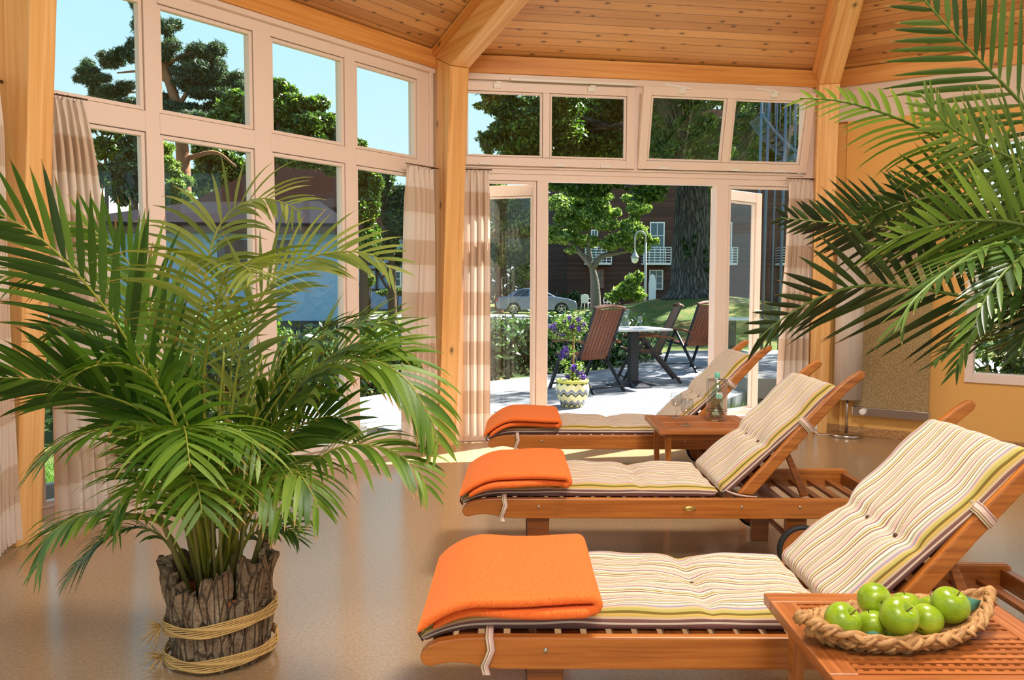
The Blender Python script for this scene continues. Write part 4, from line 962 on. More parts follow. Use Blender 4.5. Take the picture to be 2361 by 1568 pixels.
# bark wrapped pot
PT_ = thing('bark_planter', 'clay pot wrapped in rough upright bark slabs tied with raffia', 'planter', PB)
m = MB(); m.lathe([(.0001, 0), (.115, 0), (.138, .20), (.146, .205), (.146, .235), (.134, .235), (.128, .21), (.128, .20)], 36); m.build('clay_pot', M['terracotta'], PT_)
m = MB(); m.grid(lambda u, v: (.13*u*math.cos(2*PI*v), +.13*u*math.sin(2*PI*v), .208+.012*math.sin(v*40)*u+.01*math.sin(u*9)), 6, 36, wrapv=True); m.build('soil', M['soil'], PT_)
def barkmat():
    t = NT('bark'); t.bsdf(Roughness=0.95, **{'Specular IOR Level': 0.2}); o = t.uv()
    n = t.noise(t.map(o, (14, 34, 1)), 1, 6, 0.65, 0.8); f = t.noise(t.map(o, (90, 90, 1)), 1, 4)
    cr = t.n('ShaderNodeTexVoronoi', feature='DISTANCE_TO_EDGE', voronoi_dimensions='2D'); cr.inputs['Scale'].default_value = 1; t.l(t.map(o, (8, 60, 1)), cr.inputs[0])
    crk = t.ramp(cr.outputs[0], [(0.0, (0, 0, 0, 1)), (0.12, (1, 1, 1, 1))])
    c = t.ramp(n, [(0.3, srgb(92, 66, 48)), (0.5, srgb(150, 126, 100)), (0.7, srgb(184, 164, 136))]); c = t.mix(0.5, c, t.ramp(f, [(0.3, srgb(90, 66, 46)), (0.7, srgb(178, 156, 128))]))
    c = t.mix(0.4, c, crk, 'MULTIPLY'); t.col(c); t.bump(t.math('ADD', t.math('MULTIPLY', t.sep(crk)[0], 1.0), n), 0.9, 0.012); M['bark'] = t.m
barkmat()
rb = random.Random(4)
slabs = [(-143, .33, .12), (-108, .275, .105), (-75, .355, .09), (-50, .25, .06), (-26, .385, .12), (6, .355, .09), (36, .41, .065), (62, .30, .09), (92, .30, .10), (122, .28, .10), (150, .34, .08), (176, .345, .08), (196, .36, .05)]
for (az, h, wd) in slabs:
    m = MB(); nu, nv = 18, 10; sd = rb.random()*50; az0 = R(az)
    def surf(u, v, o=0.0):
        hh = h*(1-(.10*math.sin(v*2.6+sd)**2+.022*math.sin(v*19+sd)+.02*math.sin(v*31+sd*2))*u)
        r = .138+.030*u+.014*math.sin(u*9+v*5+sd)*u+.010*math.sin(v*11+sd)+.016*(1-(2*v-1)**2)-o
        a = az0+((v-.5)*wd*1.22*(1-.14*u+.06*math.sin(u*8+sd)))/.16
        return (r*math.cos(a), r*math.sin(a), max(0.001, hh*u))
    bo = m.grid(lambda u, v: surf(u, v), nu, nv, lambda u, v: (u*h+sd, v*wd+sd)); bi = m.grid(lambda u, v: surf(u, v, .016+.004*math.sin(v*20+u*9)), nu, nv, lambda u, v: (u*h+sd+3, v*wd+sd))
    c_ = nv+1
    for j in range(nv): m.face((bo+nu*c_+j, bo+nu*c_+j+1, bi+nu*c_+j+1, bi+nu*c_+j), [(sd, j*.01), (sd, j*.01+.01), (sd+.02, j*.01+.01), (sd+.02, j*.01)])
    for i in range(nu):
        for q in (0, nv): m.face((bo+i*c_+q, bo+(i+1)*c_+q, bi+(i+1)*c_+q, bi+i*c_+q), [(sd, i*.01), (sd, i*.01+.01), (sd+.02, i*.01+.01), (sd+.02, i*.01)])
    m.build('bark_slab', M['bark'], PT_)
plain('raffia', srgb(206, 168, 104), 0.8, vary=0.25)
for zz, tl in ((.155, .02), (.04, .012)):
    m = MB()
    for s in range(9):
        o = (s-4)*.0045; pts = []
        for k in range(61):
            a = 2*PI*k/60; pts.append(((.188+.003*math.sin(s*2+k))*math.cos(a), (.188+.003*math.cos(s+k*.7))*math.sin(a), zz+o+tl*math.cos(a)*1.1+.003*math.sin(k*.5+s)))
        m.tube(pts, .0028, 5, cap=False)
    a0 = R(208); kp = V((.195*math.cos(a0), .195*math.sin(a0), zz+tl*math.cos(a0)))
    for s in range(16):
        d = V((-.5+random.uniform(-.6, .5), -.45+random.uniform(-.5, .4), random.uniform(-.9, 1.0))).normalized(); m.tube([kp+d*.004, kp+d*.03+V((0, 0, -.005)), kp+d*random.uniform(.05, .095)+V((0, 0, -.02))], [.0035, .002, .0008], 5)
    m.build('raffia_tie', M['raffia'], PT_)
# date palm at the right
DB = at(2560, 640, 3.95); DB.z = 0
DP = thing('date_palm', 'large date palm arching in from the right edge with stiff feathered fronds', 'palm', DB)
def dfrond(path, leaf='date_leaf', **kw):
    m = MB(); P = [at(*p) for p in path]; d = dict(n=28, L=.45, w=.026, rad=.011, fold=.45, droop=.12, vang=22, fwd=(.55, 1.5), jit=.05, t0=.15, prof=lambda s: .75+.35*math.sin(PI*min(1, s*1.3))-.55*max(0, s-.6)/.4*.9); d.update(kw)
    frond(m, P, **d); m.build('frond', [M[leaf], M['date_stem']], DP, world=True)
D0 = (2560, 700, 3.95)
dfrond([D0, (2500, 420, 3.85), (2361, 246, 3.72), (2250, 130, 3.62), (2170, 45, 3.56), (2080, -60, 3.5)], 'date_leaf', roll=60, L=.46, t0=.25, vang=10, n=24)
dfrond([D0, (2440, 520, 3.8), (2290, 395, 3.65), (2150, 310, 3.5), (2030, 258, 3.42), (1930, 232, 3.36), (1845, 226, 3.32)], 'date_leaf_bright', roll=35, L=.34, w=.019, droop=.75, t0=.2, vang=4, fwd=(.6, 1.7), n=30)
dfrond([D0, (2450, 620, 4.2), (2300, 560, 4.4), (2130, 530, 4.5), (1980, 520, 4.55), (1880, 510, 4.58), (1800, 502, 4.6)], 'date_leaf_dark', roll=65, L=.38, w=.030, t0=.25, vang=15)
dfrond([D0, (2480, 570, 3.6), (2361, 520, 3.45), (2260, 508, 3.34), (2160, 520, 3.26), (2080, 545, 3.2), (2020, 575, 3.16)], 'date_leaf_bright', roll=55, L=.44, w=.024, t0=.15, vang=12, fwd=(.9, 1.8))
dfrond([D0, (2480, 590, 3.4), (2361, 562, 3.2), (2280, 570, 3.05), (2200, 615, 2.94), (2110, 690, 2.86), (2060, 770, 2.82)], 'date_leaf', roll=15, L=.42, w=.024, rad=.016, t0=.2, vang=5, droop=.5, fwd=(1.0, 1.8))
dfrond([D0, (2440, 690, 3.7), (2270, 690, 3.6), (2110, 664, 3.52), (1980, 660, 3.48), (1880, 690, 3.44), (1790, 745, 3.42), (1745, 785, 3.41)], 'date_leaf_dark', roll=62, L=.46, w=.029, t0=.2, vang=12, n=28)
dfrond([D0, (2500, 500, 3.7), (2400, 400, 3.55), (2300, 350, 3.4), (2200, 300, 3.3), (2120, 215, 3.25)], 'date_leaf_bright', roll=80, L=.34, t0=.25, vang=10, w=.022)
dfrond([D0, (2480, 760, 3.7), (2380, 770, 3.55), (2290, 760, 3.42), (2210, 790, 3.35), (2150, 840, 3.3)], 'date_leaf', roll=20, L=.30, t0=.2, vang=6, droop=.3)
dfrond([D0, (2500, 620, 3.3), (2430, 570, 3.0), (2361, 590, 2.85), (2290, 660, 2.76), (2240, 760, 2.72)], 'date_leaf', roll=0, L=.40, t0=.25, vang=6, droop=.5, fwd=(1.0, 1.8))
dfrond([D0, (2480, 640, 3.5), (2390, 640, 3.35), (2300, 700, 3.25), (2235, 780, 3.2), (2200, 860, 3.18)], 'date_leaf', roll=10, L=.34, t0=.2, vang=6, droop=.35, fwd=(1.0, 1.8))
dfrond([D0, (2500, 700, 3.4), (2440, 690, 3.2), (2380, 740, 3.1), (2350, 820, 3.05)], 'date_leaf_dark', roll=0, L=.36, t0=.3, vang=6, droop=.4, n=24)
dfrond([D0, (2470, 540, 4.0), (2340, 470, 4.05), (2200, 450, 4.1), (2080, 470, 4.12), (1990, 510, 4.14)], 'date_leaf', roll=55, L=.38, t0=.2, vang=14)
dfrond([D0, (2600, 400, 4.2), (2620, 150, 4.5), (2610, 60, 4.6), (2590, 10, 4.8)], 'date_leaf', roll=0)
dfrond([D0, (2720, 450, 4.2), (2860, 330, 4.4), (2990, 350, 4.6), (3080, 430, 4.8)], 'date_leaf', roll=0)
m = MB(); tp = at(2560, 720, 3.95)
m.tube([(DB.x, DB.y, .33), (DB.x+.02, DB.y, .6), (tp.x, tp.y, tp.z+.03)], [.085, .095, .06], 14); m.build('trunk', M['bark'], DP, world=True)
DPP = thing('palm_tub', 'round clay tub of the date palm, beyond the right edge', 'planter', DB)
m = MB(); m.lathe([(.0001, 0), (.20, 0), (.25, .36), (.265, .365), (.265, .40), (.245, .40), (.235, .37), (.0001, .355)], 40); m.build('tub', M['terracotta'], DPP)
# ------------------------------------------------------------------ ground outside
def grassmat(name, a, b_, c_, sc):
    t = NT(name); t.bsdf(Roughness=0.95, **{'Specular IOR Level': 0.15}); o = t.obj(); n = t.noise(o, sc, 6, 0.7); n2 = t.noise(o, 0.35, 3)
    c = t.ramp(n, [(0.3, a), (0.5, b_), (0.7, c_)]); c = t.mix(0.4, c, t.ramp(n2, [(0.35, a), (0.65, c_)])); n3 = t.noise(o, 1.6, 5, 0.65); c = t.mix(t.ramp(n3, [(0.45, (0, 0, 0, 1)), (0.62, (0.7, 0.7, 0.7, 1))]), c, srgb(132, 112, 70)); t.col(c); t.bump(n, 0.8, 0.03); M[name] = t.m
grassmat('lawn_grass', srgb(46, 66, 28), srgb(70, 94, 42), srgb(104, 122, 64), 22)
plain('gravel_path', srgb(190, 184, 176), 0.95, bump=(60, 0.4, 0.01), vary=0.15)
plain('pebbles', srgb(70, 68, 66), 0.9, bump=(40, 0.9, 0.03), vary=0.45)
plain('concrete', srgb(140, 138, 134), 0.9, vary=0.12)
def poly_slab(name, pts, z0, z1, mat, ang=0, kind='structure'):
    m = MB(); n = len(pts); ca, sa = math.cos(ang), math.sin(ang); b = 0
    m.v += [V((x, y, z1)) for x, y in pts]+[V((x, y, z0)) for x, y in pts]; uv = [(x*ca+y*sa, -x*sa+y*ca) for x, y in pts]
    m.face(range(n), uv)
    for i in range(n): j = (i+1) % n; m.face((i, n+i, n+j, j), [uv[i], uv[i], uv[j], uv[j]])
    return m.build(name, mat, kind=kind)
# lawn with a mound under the great tree
MC = V((6.3, 27.0, 0))
def gz(x, y):
    d = math.hypot((x-MC.x)/5.2, (y-MC.y)/4.6); g = 1.30*math.exp(-d*d*1.1)
    return -.34+.10*min(1, max(0, (16-y)/6))+g+.25*min(1, max(0, (y-34)/15))*max(0, min(1, (x-2)/4))
m = MB(); nx_, ny_ = 110, 90
X0, X1, Y0, Y1 = -60, 70, -40, 120
def gp(u, v):
    x = X0+(X1-X0)*(.5+.5*math.copysign(abs(2*u-1)**1.7, 2*u-1)); y = Y0+(Y1-Y0)*v; y = 8+(y-8)*1.0
    return (x+4, y, gz(x+4, y))
m.grid(gp, nx_, ny_); m.build('ground', M['lawn_grass'], kind='structure')
DANG = R(48.5)
poly_slab('terrace', [(-3.6, 7.45), (-2.47, 8.83), (-1.45, 10.38), (.345, 12.23), (1.7, 13.5), (3.2, 17), (8.5, 17.4), (8.5, 11.3), (2.95, 10.55), (2.35, 9.5), (1.95, 7.38), (-.55, 6.97), (-1.2, 7.80), (-1.95, 7.62)][::-1], -.30, -.045, M['deck_boards'], DANG, 'structure').name = 'terrace_floor'
poly_slab('path', [(-40, 37.5), (3.2, 37.5), (3.6, 43), (-40, 44)][::-1], -.38, -.28, M['gravel_path'])
# pebble strip and concrete edging along the glass wall
m = MB(); m.box((SIDE/2-.4, .62, -.16), (SIDE+1.6, 1.02, .10)); m.build('gravel_strip', M['pebbles'], M=WL, kind='structure')
m = MB(); m.box((SIDE/2-.4, 1.15, -.13), (SIDE+1.3, .06, .24)); m.build('kerb', M['concrete'], M=WL, kind='structure')
m = MB(); m.box((3.3, .60, -.16), (1.4, .9, .10)); m.build('gravel_strip', M['pebbles'], M=WM, kind='structure')
# rocks in the strip
plain('rock_pale', srgb(188, 184, 178), 0.85, bump=(14, 0.6, 0.03), vary=0.2)
rr_ = random.Random(8)
def rock(p, r, label):
    import bmesh
    bm = bmesh.new(); bmesh.ops.create_icosphere(bm, subdivisions=3, radius=1); sd = rr_.random()*20; sx, sy, sz = r*rr_.uniform(.9, 1.5), r*rr_.uniform(.8, 1.1), r*rr_.uniform(.45, .7)
    for v in bm.verts:
        k = 1+.18*math.sin(v.co.x*4+sd)+.14*math.sin(v.co.y*5+sd*2)+.12*math.sin(v.co.z*7+sd*3); v.co = V((v.co.x*sx*k, v.co.y*sy*k, v.co.z*sz*k))
    me = bpy.data.meshes.new('rock'); bm.to_mesh(me); bm.free(); me.materials.append(M['rock_pale'])
    for p_ in me.polygons: p_.use_smooth = True
    o = bpy.data.objects.new('rock', me); COL.objects.link(o); o.location = p; o.rotation_euler = (0, 0, rr_.random()*6); PMAT[o.name] = Matrix.Translation(V(p)); tag(o, label, 'rock', 'pale rocks in the pebble strip')
for i in range(26):
    x = .3+i*.115+rr_.uniform(-.05, .05); y = .22+.75*rr_.random(); p = WL @ V((x, y, -.085)); rock(p, rr_.uniform(.05, .10), 'pale rounded rock in the pebble strip under the tall glass wall')
# ------------------------------------------------------------------ leaf clouds and trees
def cloud(blobs, n, size, aspect, up=.3, shell=.45, rng=RNG, fold=False):
    w = np.array([b[3]*b[4]*b[5] for b in blobs])**(2/3.); w /= w.sum(); idx = rng.choice(len(blobs), n, p=w)
    B = np.array(blobs)[idx]; d = rng.normal(size=(n, 3)); d /= np.linalg.norm(d, axis=1)[:, None]
    r = rng.uniform(shell, 1.0, n)**.5*(1+.13*rng.normal(size=n)); P = B[:, :3]+d*r[:, None]*B[:, 3:6]
    nn = d*.6+rng.normal(size=(n, 3))*.7+np.array([0, 0, up]); nn /= np.linalg.norm(nn, axis=1)[:, None]
    a = rng.normal(size=(n, 3)); a -= nn*(a*nn).sum(1)[:, None]; a /= np.linalg.norm(a, axis=1)[:, None]; b = np.cross(nn, a)
    s = (size*rng.uniform(.65, 1.3, n))[:, None]
    v0 = P-a*s; v1 = P+b*s*aspect-a*s*.1; v2 = P+a*s-nn*s*.15; v3 = P-b*s*aspect-a*s*.1
    verts = np.stack([v0, v1, v2, v3], 1).reshape(-1, 3); quads = np.arange(4*n).reshape(n, 4)
    rv = rng.random(n); uv = np.stack([np.stack([np.full(n, x), rv], 1) for x in (0, .5, .9, .5)], 1).reshape(-1, 2)
    return verts, quads, uv
def blobs_px(L, Y, dk=.8):
    out = []
    for b in L:
        x, y, rx, ry = b[:4]; yy = b[4] if len(b) > 4 else Y; c = at(x, y, yy); k = yy/FPX; out.append((c.x, c.y, c.z, rx*k, max(rx, ry)*k*dk, ry*k))
    return out
plain('trunk_grey', srgb(96, 92, 84), 0.95, bump=(9, 0.9, 0.05), vary=0.3); plain('trunk_brown', srgb(88, 66, 50), 0.95, bump=(9, 0.9, 0.05), vary=0.3); plain('trunk_pine', srgb(150, 104, 74), 0.95, bump=(9, 0.8, 0.05), vary=0.3)
def furrow():
    t = NT('trunk_furrowed'); t.bsdf(Roughness=0.95, **{'Specular IOR Level': 0.15}); uv = t.uv(); w = t.noise(t.map(uv, (2.2, 11, 1)), 1, 5, 0.65, 1.2)
    v = t.n('ShaderNodeTexVoronoi', feature='DISTANCE_TO_EDGE'); v.inputs['Scale'].default_value = 1; t.l(t.map(uv, (1.6, 9, 1)), v.inputs[0]); e = t.ramp(v.outputs[0], [(0, (0, 0, 0, 1)), (.18, (1, 1, 1, 1))])
    c = t.ramp(w, [(.3, srgb(66, 64, 64)), (.55, srgb(110, 108, 106)), (.75, srgb(140, 136, 130))]); c = t.mix(.6, c, e, 'MULTIPLY'); t.col(c); t.bump(t.math('ADD', w, t.sep(e)[0]), 1.0, 0.06); M['trunk_furrowed'] = t.m
furrow()
def ragged(B, k=9, rs=.40):
    # break every mass into smaller tufts so that the outline is uneven
    out = []
    for b in B:
        for i in range(k):
            d = V((random.gauss(0, 1), random.gauss(0, 1), random.gauss(0, 1))).normalized()*random.uniform(.35, .92); r = rs*random.uniform(.65, 1.25)
            out.append((b[0]+d.x*b[3], b[1]+d.y*b[4], b[2]+d.z*b[5], b[3]*r, b[4]*r, b[5]*r))
    return out
def tree(name, label, Y, trunk, r0, branches, blobs, n, size, aspect, leaf, tmat, group=None, extra=None, xn=0, rk=9, rs=.40,  base=None, up=.3, shell=.45, dk=.8, cat='tree'):
    p0 = at(*trunk[0], Y) if len(trunk[0]) == 2 else at(*trunk[0]); g = gz(p0.x, p0.y); root = thing(name, label, cat, (p0.x, p0.y, g), 0, group)
    P = [at(*(q if len(q) == 3 else (q[0], q[1], Y))) for q in trunk]; P = [V((P[0].x, P[0].y, g-.1))]+P[1:] if len(P) > 1 else P
    S = spline(P, 24); N = 24
    m = MB(); m.tube(S, [r0*(1.35 if i == 0 else (1.15 if i == 1 else 1))*(1-.72*i/N) for i in range(N+1)], 14); m.build('trunk', M[tmat], root, world=True)
    if branches:
        for br in branches:
            rb0 = br[0]; Q = spline([at(*(q if len(q) == 3 else (q[0], q[1], Y))) for q in br[1:]], 12); m = MB(); m.tube(Q, [rb0*(1-.75*i/12) for i in range(13)], 8); m.build('branch', M[tmat], root, world=True)
    v, q, u = cloud(ragged(blobs_px(blobs, Y, dk), rk, rs), n, size, aspect, up, shell)
    if extra:
        v2, q2, u2 = cloud(extra, xn, size, aspect, up, shell); q2 = q2+len(v); v = np.concatenate([v, v2]); q = np.concatenate([q, q2]); u = np.concatenate([u, u2])
    arrays_mesh('crown', v, q, u, M[leaf], root)
    return root
tree('pine_tree', 'tall Scots pine with open dark crown rising behind the pale house', 40, [(425, 560), (424, 440), (419, 330), (406, 240), (380, 160), (352, 80), (335, 20)], .38,
     [(.16, (421, 370), (450, 360), (500, 352), (545, 385)), (.14, (408, 250), (440, 205), (480, 185)), (.13, (392, 190), (340, 165), (270, 168)), (.10, (378, 150), (420, 130), (450, 118)), (.12, (408, 245), (350, 215), (290, 213)), (.10, (415, 300), (460, 270), (520, 250))],
     [(318, 30, 20, 40), (330, 85, 36, 34), (385, 70, 30, 34), (395, 120, 52, 34), (345, 135, 44, 26), (285, 125, 42, 26), (250, 145, 30, 22), (205, 168, 34, 26), (228, 200, 48, 26), (275, 210, 40, 22), (300, 240, 40, 16), (440, 160, 62, 34), (480, 130, 40, 38), (515, 165, 42, 40), (470, 195, 80, 34), (545, 205, 34, 26), (500, 235, 66, 28), (400, 255, 80, 24), (450, 280, 96, 26), (360, 225, 30, 22), (195, 300, 18, 12)], 60000, .15, .15, 'leaf_pine', 'trunk_pine', up=.2, shell=.3)
tree('broadleaf_tree', 'broad green deciduous tree with pointed leaves, right of the pine', 33, [(600, 560), (610, 450), (640, 330), (650, 240)], .32, [(.14, (640, 330), (700, 280), (775, 262)), (.10, (655, 300), (720, 245), (745, 225))],
     [(650, 215, 44, 36), (690, 245, 56, 40), (640, 280, 56, 54), (720, 290, 60, 44), (765, 305, 36, 30), (550, 265, 56, 46), (580, 320, 60, 50), (690, 335, 80, 40), (520, 300, 40, 34), (640, 370, 80, 40), (770, 370, 60, 40)], 60000, .115, .36, 'leaf_oak', 'trunk_brown')
tree('broadleaf_tree', 'slender airy tree with bare twigs at the left end of the glass wall', 36, [(240, 560), (246, 430), (238, 330), (228, 262)], .10, [(.05, (244, 420), (225, 370), (200, 325)), (.05, (240, 350), (262, 300), (272, 268)), (.05, (246, 440), (280, 380), (300, 340)), (.04, (238, 330), (212, 295), (196, 280))],
     [(220, 290, 34, 24), (250, 340, 36, 30), (205, 340, 22, 20), (275, 300, 26, 26), (225, 400, 30, 26), (260, 430, 40, 34), (215, 460, 24, 20)], 7000, .13, .36, 'leaf_oak', 'trunk_brown')
tree('broadleaf_tree', 'dense dark tree between the slender tree and the pine', 34, [(310, 560), (310, 460), (306, 380)], .2, None, [(310, 320, 36, 40), (325, 370, 44, 40), (290, 400, 46, 40), (330, 430, 40, 40), (285, 450, 44, 34), (310, 290, 24, 24)], 8500, .13, .36, 'leaf_dark', 'trunk_brown')
tree('spruce_tree', 'bright green spruce just above the roof of the pale house', 33.2, [(395, 560), (395, 470), (395, 380)], .14, None, [(382, 350, 18, 28), (392, 390, 32, 26), (400, 425, 44, 24), (412, 455, 54, 22), (380, 465, 30, 18)], 14000, .13, .22, 'leaf_lime', 'trunk_brown', up=.8)
tree('broadleaf_tree', 'grey-green tree filling the gap behind the pine trunk', 44, [(500, 560), (500, 420)], .2, None, [(470, 400, 60, 44), (540, 400, 50, 50), (500, 350, 50, 36), (450, 440, 40, 26), (600, 420, 60, 50)], 18000, .17, .36, 'leaf_oak', 'trunk_brown')
tree('broadleaf_tree', 'tall dark tree just left of the half-timbered house', 31, [(838, 700), (838, 600), (836, 500)], .2, None, [(845, 430, 36, 46), (850, 500, 34, 60), (842, 570, 30, 44), (828, 335, 14, 22), (836, 375, 24, 30)], 30000, .10, .4, 'leaf_oak', 'trunk_brown')
tree('broadleaf_tree', 'dark glossy tree standing in front of the half-timbered house gable', 33, [(905, 700), (903, 600), (900, 500)], .2, None, [(895, 450, 30, 50), (900, 520, 34, 60), (910, 580, 36, 32), (885, 405, 16, 22), (940, 500, 40, 80), (980, 480, 40, 90)], 32000, .10, .36, 'leaf_dark', 'trunk_brown')
# the great tree on the mound
tree('lime_tree', 'huge old tree with furrowed grey trunk standing on the grassy mound', 27, [(1598, 700), (1597, 640), (1596, 540), (1595, 440), (1585, 360), (1548, 270), (1500, 180)], .80,
     [(.34, (1592, 430), (1640, 340), (1690, 260), (1740, 180)), (.22, (1690, 400, 26), (1715, 340, 25), (1740, 290, 24), (1770, 220, 24)), (.16, (1560, 330), (1500, 300), (1430, 290), (1360, 300)), (.12, (1400, 292), (1300, 262), (1200, 240, 26)), (.12, (1600, 420), (1570, 380, 25), (1500, 420, 24), (1440, 430, 23)), (.16, (1620, 380), (1720, 330, 28), (1830, 300, 28))],
     [(1150, 245, 50, 24, 25), (1135, 330, 32, 26, 25), (1190, 290, 60, 40, 25), (1200, 350, 70, 34, 26), (1260, 260, 70, 46, 26), (1300, 330, 80, 44, 27), (1370, 260, 80, 50, 28), (1400, 340, 90, 40, 28), (1450, 400, 80, 34, 25), (1360, 430, 70, 30, 25), (1300, 410, 60, 30, 25), (1500, 440, 50, 26, 24), (1520, 320, 50, 40, 25), (1560, 350, 40, 36, 24), (1610, 300, 50, 40, 24), (1640, 360, 44, 30, 24.5), (1690, 310, 60, 50, 28), (1720, 380, 50, 40, 29), (1770, 280, 60, 44, 29), (1820, 340, 50, 46, 29), (1480, 230, 90, 50, 28), (1640, 220, 90, 40, 27), (1800, 210, 90, 40, 29), (1660, 460, 30, 40, 30), (1160, 200, 70, 40, 25), (1350, 150, 160, 60, 25), (1650, 120, 200, 70, 25), (1500, 60, 200, 60, 22), (1850, 100, 160, 80, 22)], 200000, .078, .45, 'leaf_oak', 'trunk_furrowed', shell=.25, rk=18, rs=.46, xn=90000, extra=[(6.0+rr_.random()*5.0, 14.6+rr_.random()*6.2, 8.4+rr_.random()*1.6, .62, .62, .35) for _ in range(30)]+[(8+rr_.random()*9, 26+rr_.random()*11, 8.5+rr_.random()*3.5, .9, .9, .5) for _ in range(70)]+[(5.5+rr_.random()*6, 20+rr_.random()*6, 8.8+rr_.random()*2, .7, .7, .4) for _ in range(30)])
m = MB()
for i, (x, y) in enumerate([(1575, 560), (1580, 580), (1585, 600), (1590, 585), (1600, 570), (1604, 545), (1622, 590), (1626, 620), (1628, 640), (1574, 552)]): pass
tree('apple_tree', 'small spreading tree with light green leaves, forked trunk, before the brown building', 42, [(1374, 712), (1372, 660), (1366, 620), (1360, 598)], .30,
     [(.17, (1364, 612), (1335, 580), (1300, 550), (1255, 520)), (.17, (1366, 620), (1385, 592), (1420, 584), (1455, 575), (1475, 550)), (.13, (1362, 600), (1356, 560), (1362, 520))],
     [(1285, 480, 40, 34), (1330, 505, 46, 36), (1285, 545, 36, 22), (1390, 500, 56, 36), (1405, 552, 50, 22), (1455, 525, 48, 36), (1492, 560, 32, 24), (1470, 480, 46, 30), (1360, 465, 56, 26), (1345, 555, 34, 18), (1320, 575, 16, 10), (1450, 572, 20, 8)], 30000, .095, .42, 'leaf_lime', 'trunk_grey')
tree('broadleaf_tree', 'dense trees seen through the glass beside the opened left door leaf', 47, [(1150, 720), (1150, 640), (1150, 540)], .25, None, [(1150, 480, 60, 60), (1200, 520, 60, 60), (1130, 570, 40, 50), (1180, 600, 60, 44), (1230, 470, 40, 50), (1100, 640, 50, 50), (1120, 420, 50, 40), (1230, 560, 30, 50)], 40000, .14, .4, 'leaf_oak', 'trunk_brown')
tree('broadleaf_tree', 'unseen added tree beside the room, blocking sun from the orange wall window', 10, [(3130, 900), (3130, 500), (3130, -100), (3120, -600)], .22, None, [(3130, -700, 300, 240, 10.3), (3300, -820, 300, 240, 10), (3150, -1100, 300, 250, 10.3), (3400, -500, 260, 220, 9.6)], 22000, .15, .45, 'leaf_oak', 'trunk_brown')  # out of view; added to keep sun from entering by the orange wall window
# shrubs
def shrub(label, blobs, Y, n, size, aspect, leaf, group=None, dk=.8, stems=True):
    c = blobs_px(blobs, Y, dk); x0, y0 = np.mean([b[0] for b in c]), np.mean([b[1] for b in c]); g = gz(x0, y0); root = thing('shrub', label, 'shrub', (x0, y0, g), 0, group)
    v, q, u = cloud(ragged(c, 8, .5), n, size, aspect, .35, .3); v[:, 2] = np.maximum(v[:, 2], g+.01); arrays_mesh('foliage', v, q, u, M[leaf], root)
    m = MB()
    for b in c:
        for k in range(3): m.tube([(x0+random.uniform(-.05, .05), y0+random.uniform(-.05, .05), g-.02), (b[0]+random.uniform(-.3, .3)*b[3], b[1], b[2]+.3*b[5])], [.012*Y**.3, .004*Y**.3], 5)
    m.build('stems', M['trunk_brown'], root, world=True)
def wshrub(label, x, y, r, h, n, size, aspect, leaf, group):
    g = -.14; root = thing('shrub', label, 'shrub', (x, y, g), 0, group)
    bl = [(x+r*.45*math.cos(a), y+r*.45*math.sin(a), g+h*(.45+.12*math.sin(a*3+x)), r*.62, r*.62, h*.5) for a in (.3, 2.4, 4.4)]+[(x, y, g+h*.62, r*.5, r*.5, h*.42)]
    v, q, u = cloud(bl, n, size, aspect, .35, .3); v[:, 2] = np.maximum(v[:, 2], g+.01); arrays_mesh('foliage', v, q, u, M[leaf], root)
    m = MB()
    for b in bl: m.tube([(x+random.uniform(-.04, .04), y, g-.02), (x+(b[0]-x)*.5, y+(b[1]-y)*.5, g+.25*h), (b[0], b[1], b[2]+.2*b[5])], [.016, .012, .005], 6)
    m.build('stems', M['trunk_brown'], root, world=True)
hl = [(-3.6, 9.3), (-2.95, 9.75), (-2.4, 10.4), (-1.9, 11.05), (-1.3, 11.7), (-.65, 12.3), (-.05, 12.9), (.7, 13.2), (1.35, 13.9), (1.9, 14.6)]
hn = ['at the left end of the terrace hedge', 'left of the third glass panel, along the terrace edge', 'behind the third glass panel along the terrace edge', 'behind the fourth glass panel along the terrace edge', 'left of the corner post, along the terrace edge', 'behind the corner post along the terrace edge', 'seen through the left glass leaf, low by the terrace', 'behind the potted violet flowers', 'behind the slatted chair next to the flower pot', 'behind the round-based garden table']
for (x, y), h_ in zip(hl, hn): wshrub('glossy laurel shrub '+h_, x, y, .62, .92, 2600, .062, .36, 'leaf_laurel', 'laurel shrubs along the terrace')
for x, y, h_ in ((-4.3, 8.6, 'lowest, partly behind the palm fronds at the left'), (-4.9, 10.2, 'behind the palm stems, towards the pale house'), (-6.2, 12.5, 'before the dark plinth of the pale house'), (-4.2, 12.8, 'midway between terrace and pale house'), (-8.2, 12.0, 'far left below the pale house wall')): wshrub('leafy garden shrub '+h_, x, y, .8, 1.0, 2600, .07, .4, 'leaf_oak', 'garden shrubs before the pale house')
shrub('rounded bush right of the small forked tree', [(1460, 652, 26, 24), (1474, 640, 14, 14), (1440, 672, 26, 16), (1415, 684, 20, 12), (1470, 680, 22, 14)], 36, 6000, .09, .4, 'leaf_lime')
shrub('tall thin flowering bush beside the half-timbered house', [(853, 655, 14, 20), (848, 640, 8, 10)], 46, 2200, .10, .4, 'leaf_lime')
shrub('low rounded bush below the half-timbered house window', [(890, 676, 24, 9), (915, 672, 16, 10), (940, 676, 20, 10)], 46, 2200, .10, .4, 'leaf_oak')
shrub('low bush left of the half-timbered house wall', [(832, 676, 14, 12), (826, 690, 12, 8)], 44, 1500, .10, .4, 'leaf_lime')
shrub('dark bush at the corner of the brown building', [(1315, 690, 16, 10), (1325, 684, 12, 10)], 50, 1500, .11, .4, 'leaf_dark')
shrub('blue-green herb bush against the pale house plinth', [(420, 735, 26, 26), (450, 745, 22, 20), (400, 750, 20, 18)], 21, 2600, .06, .3, 'leaf_dark')
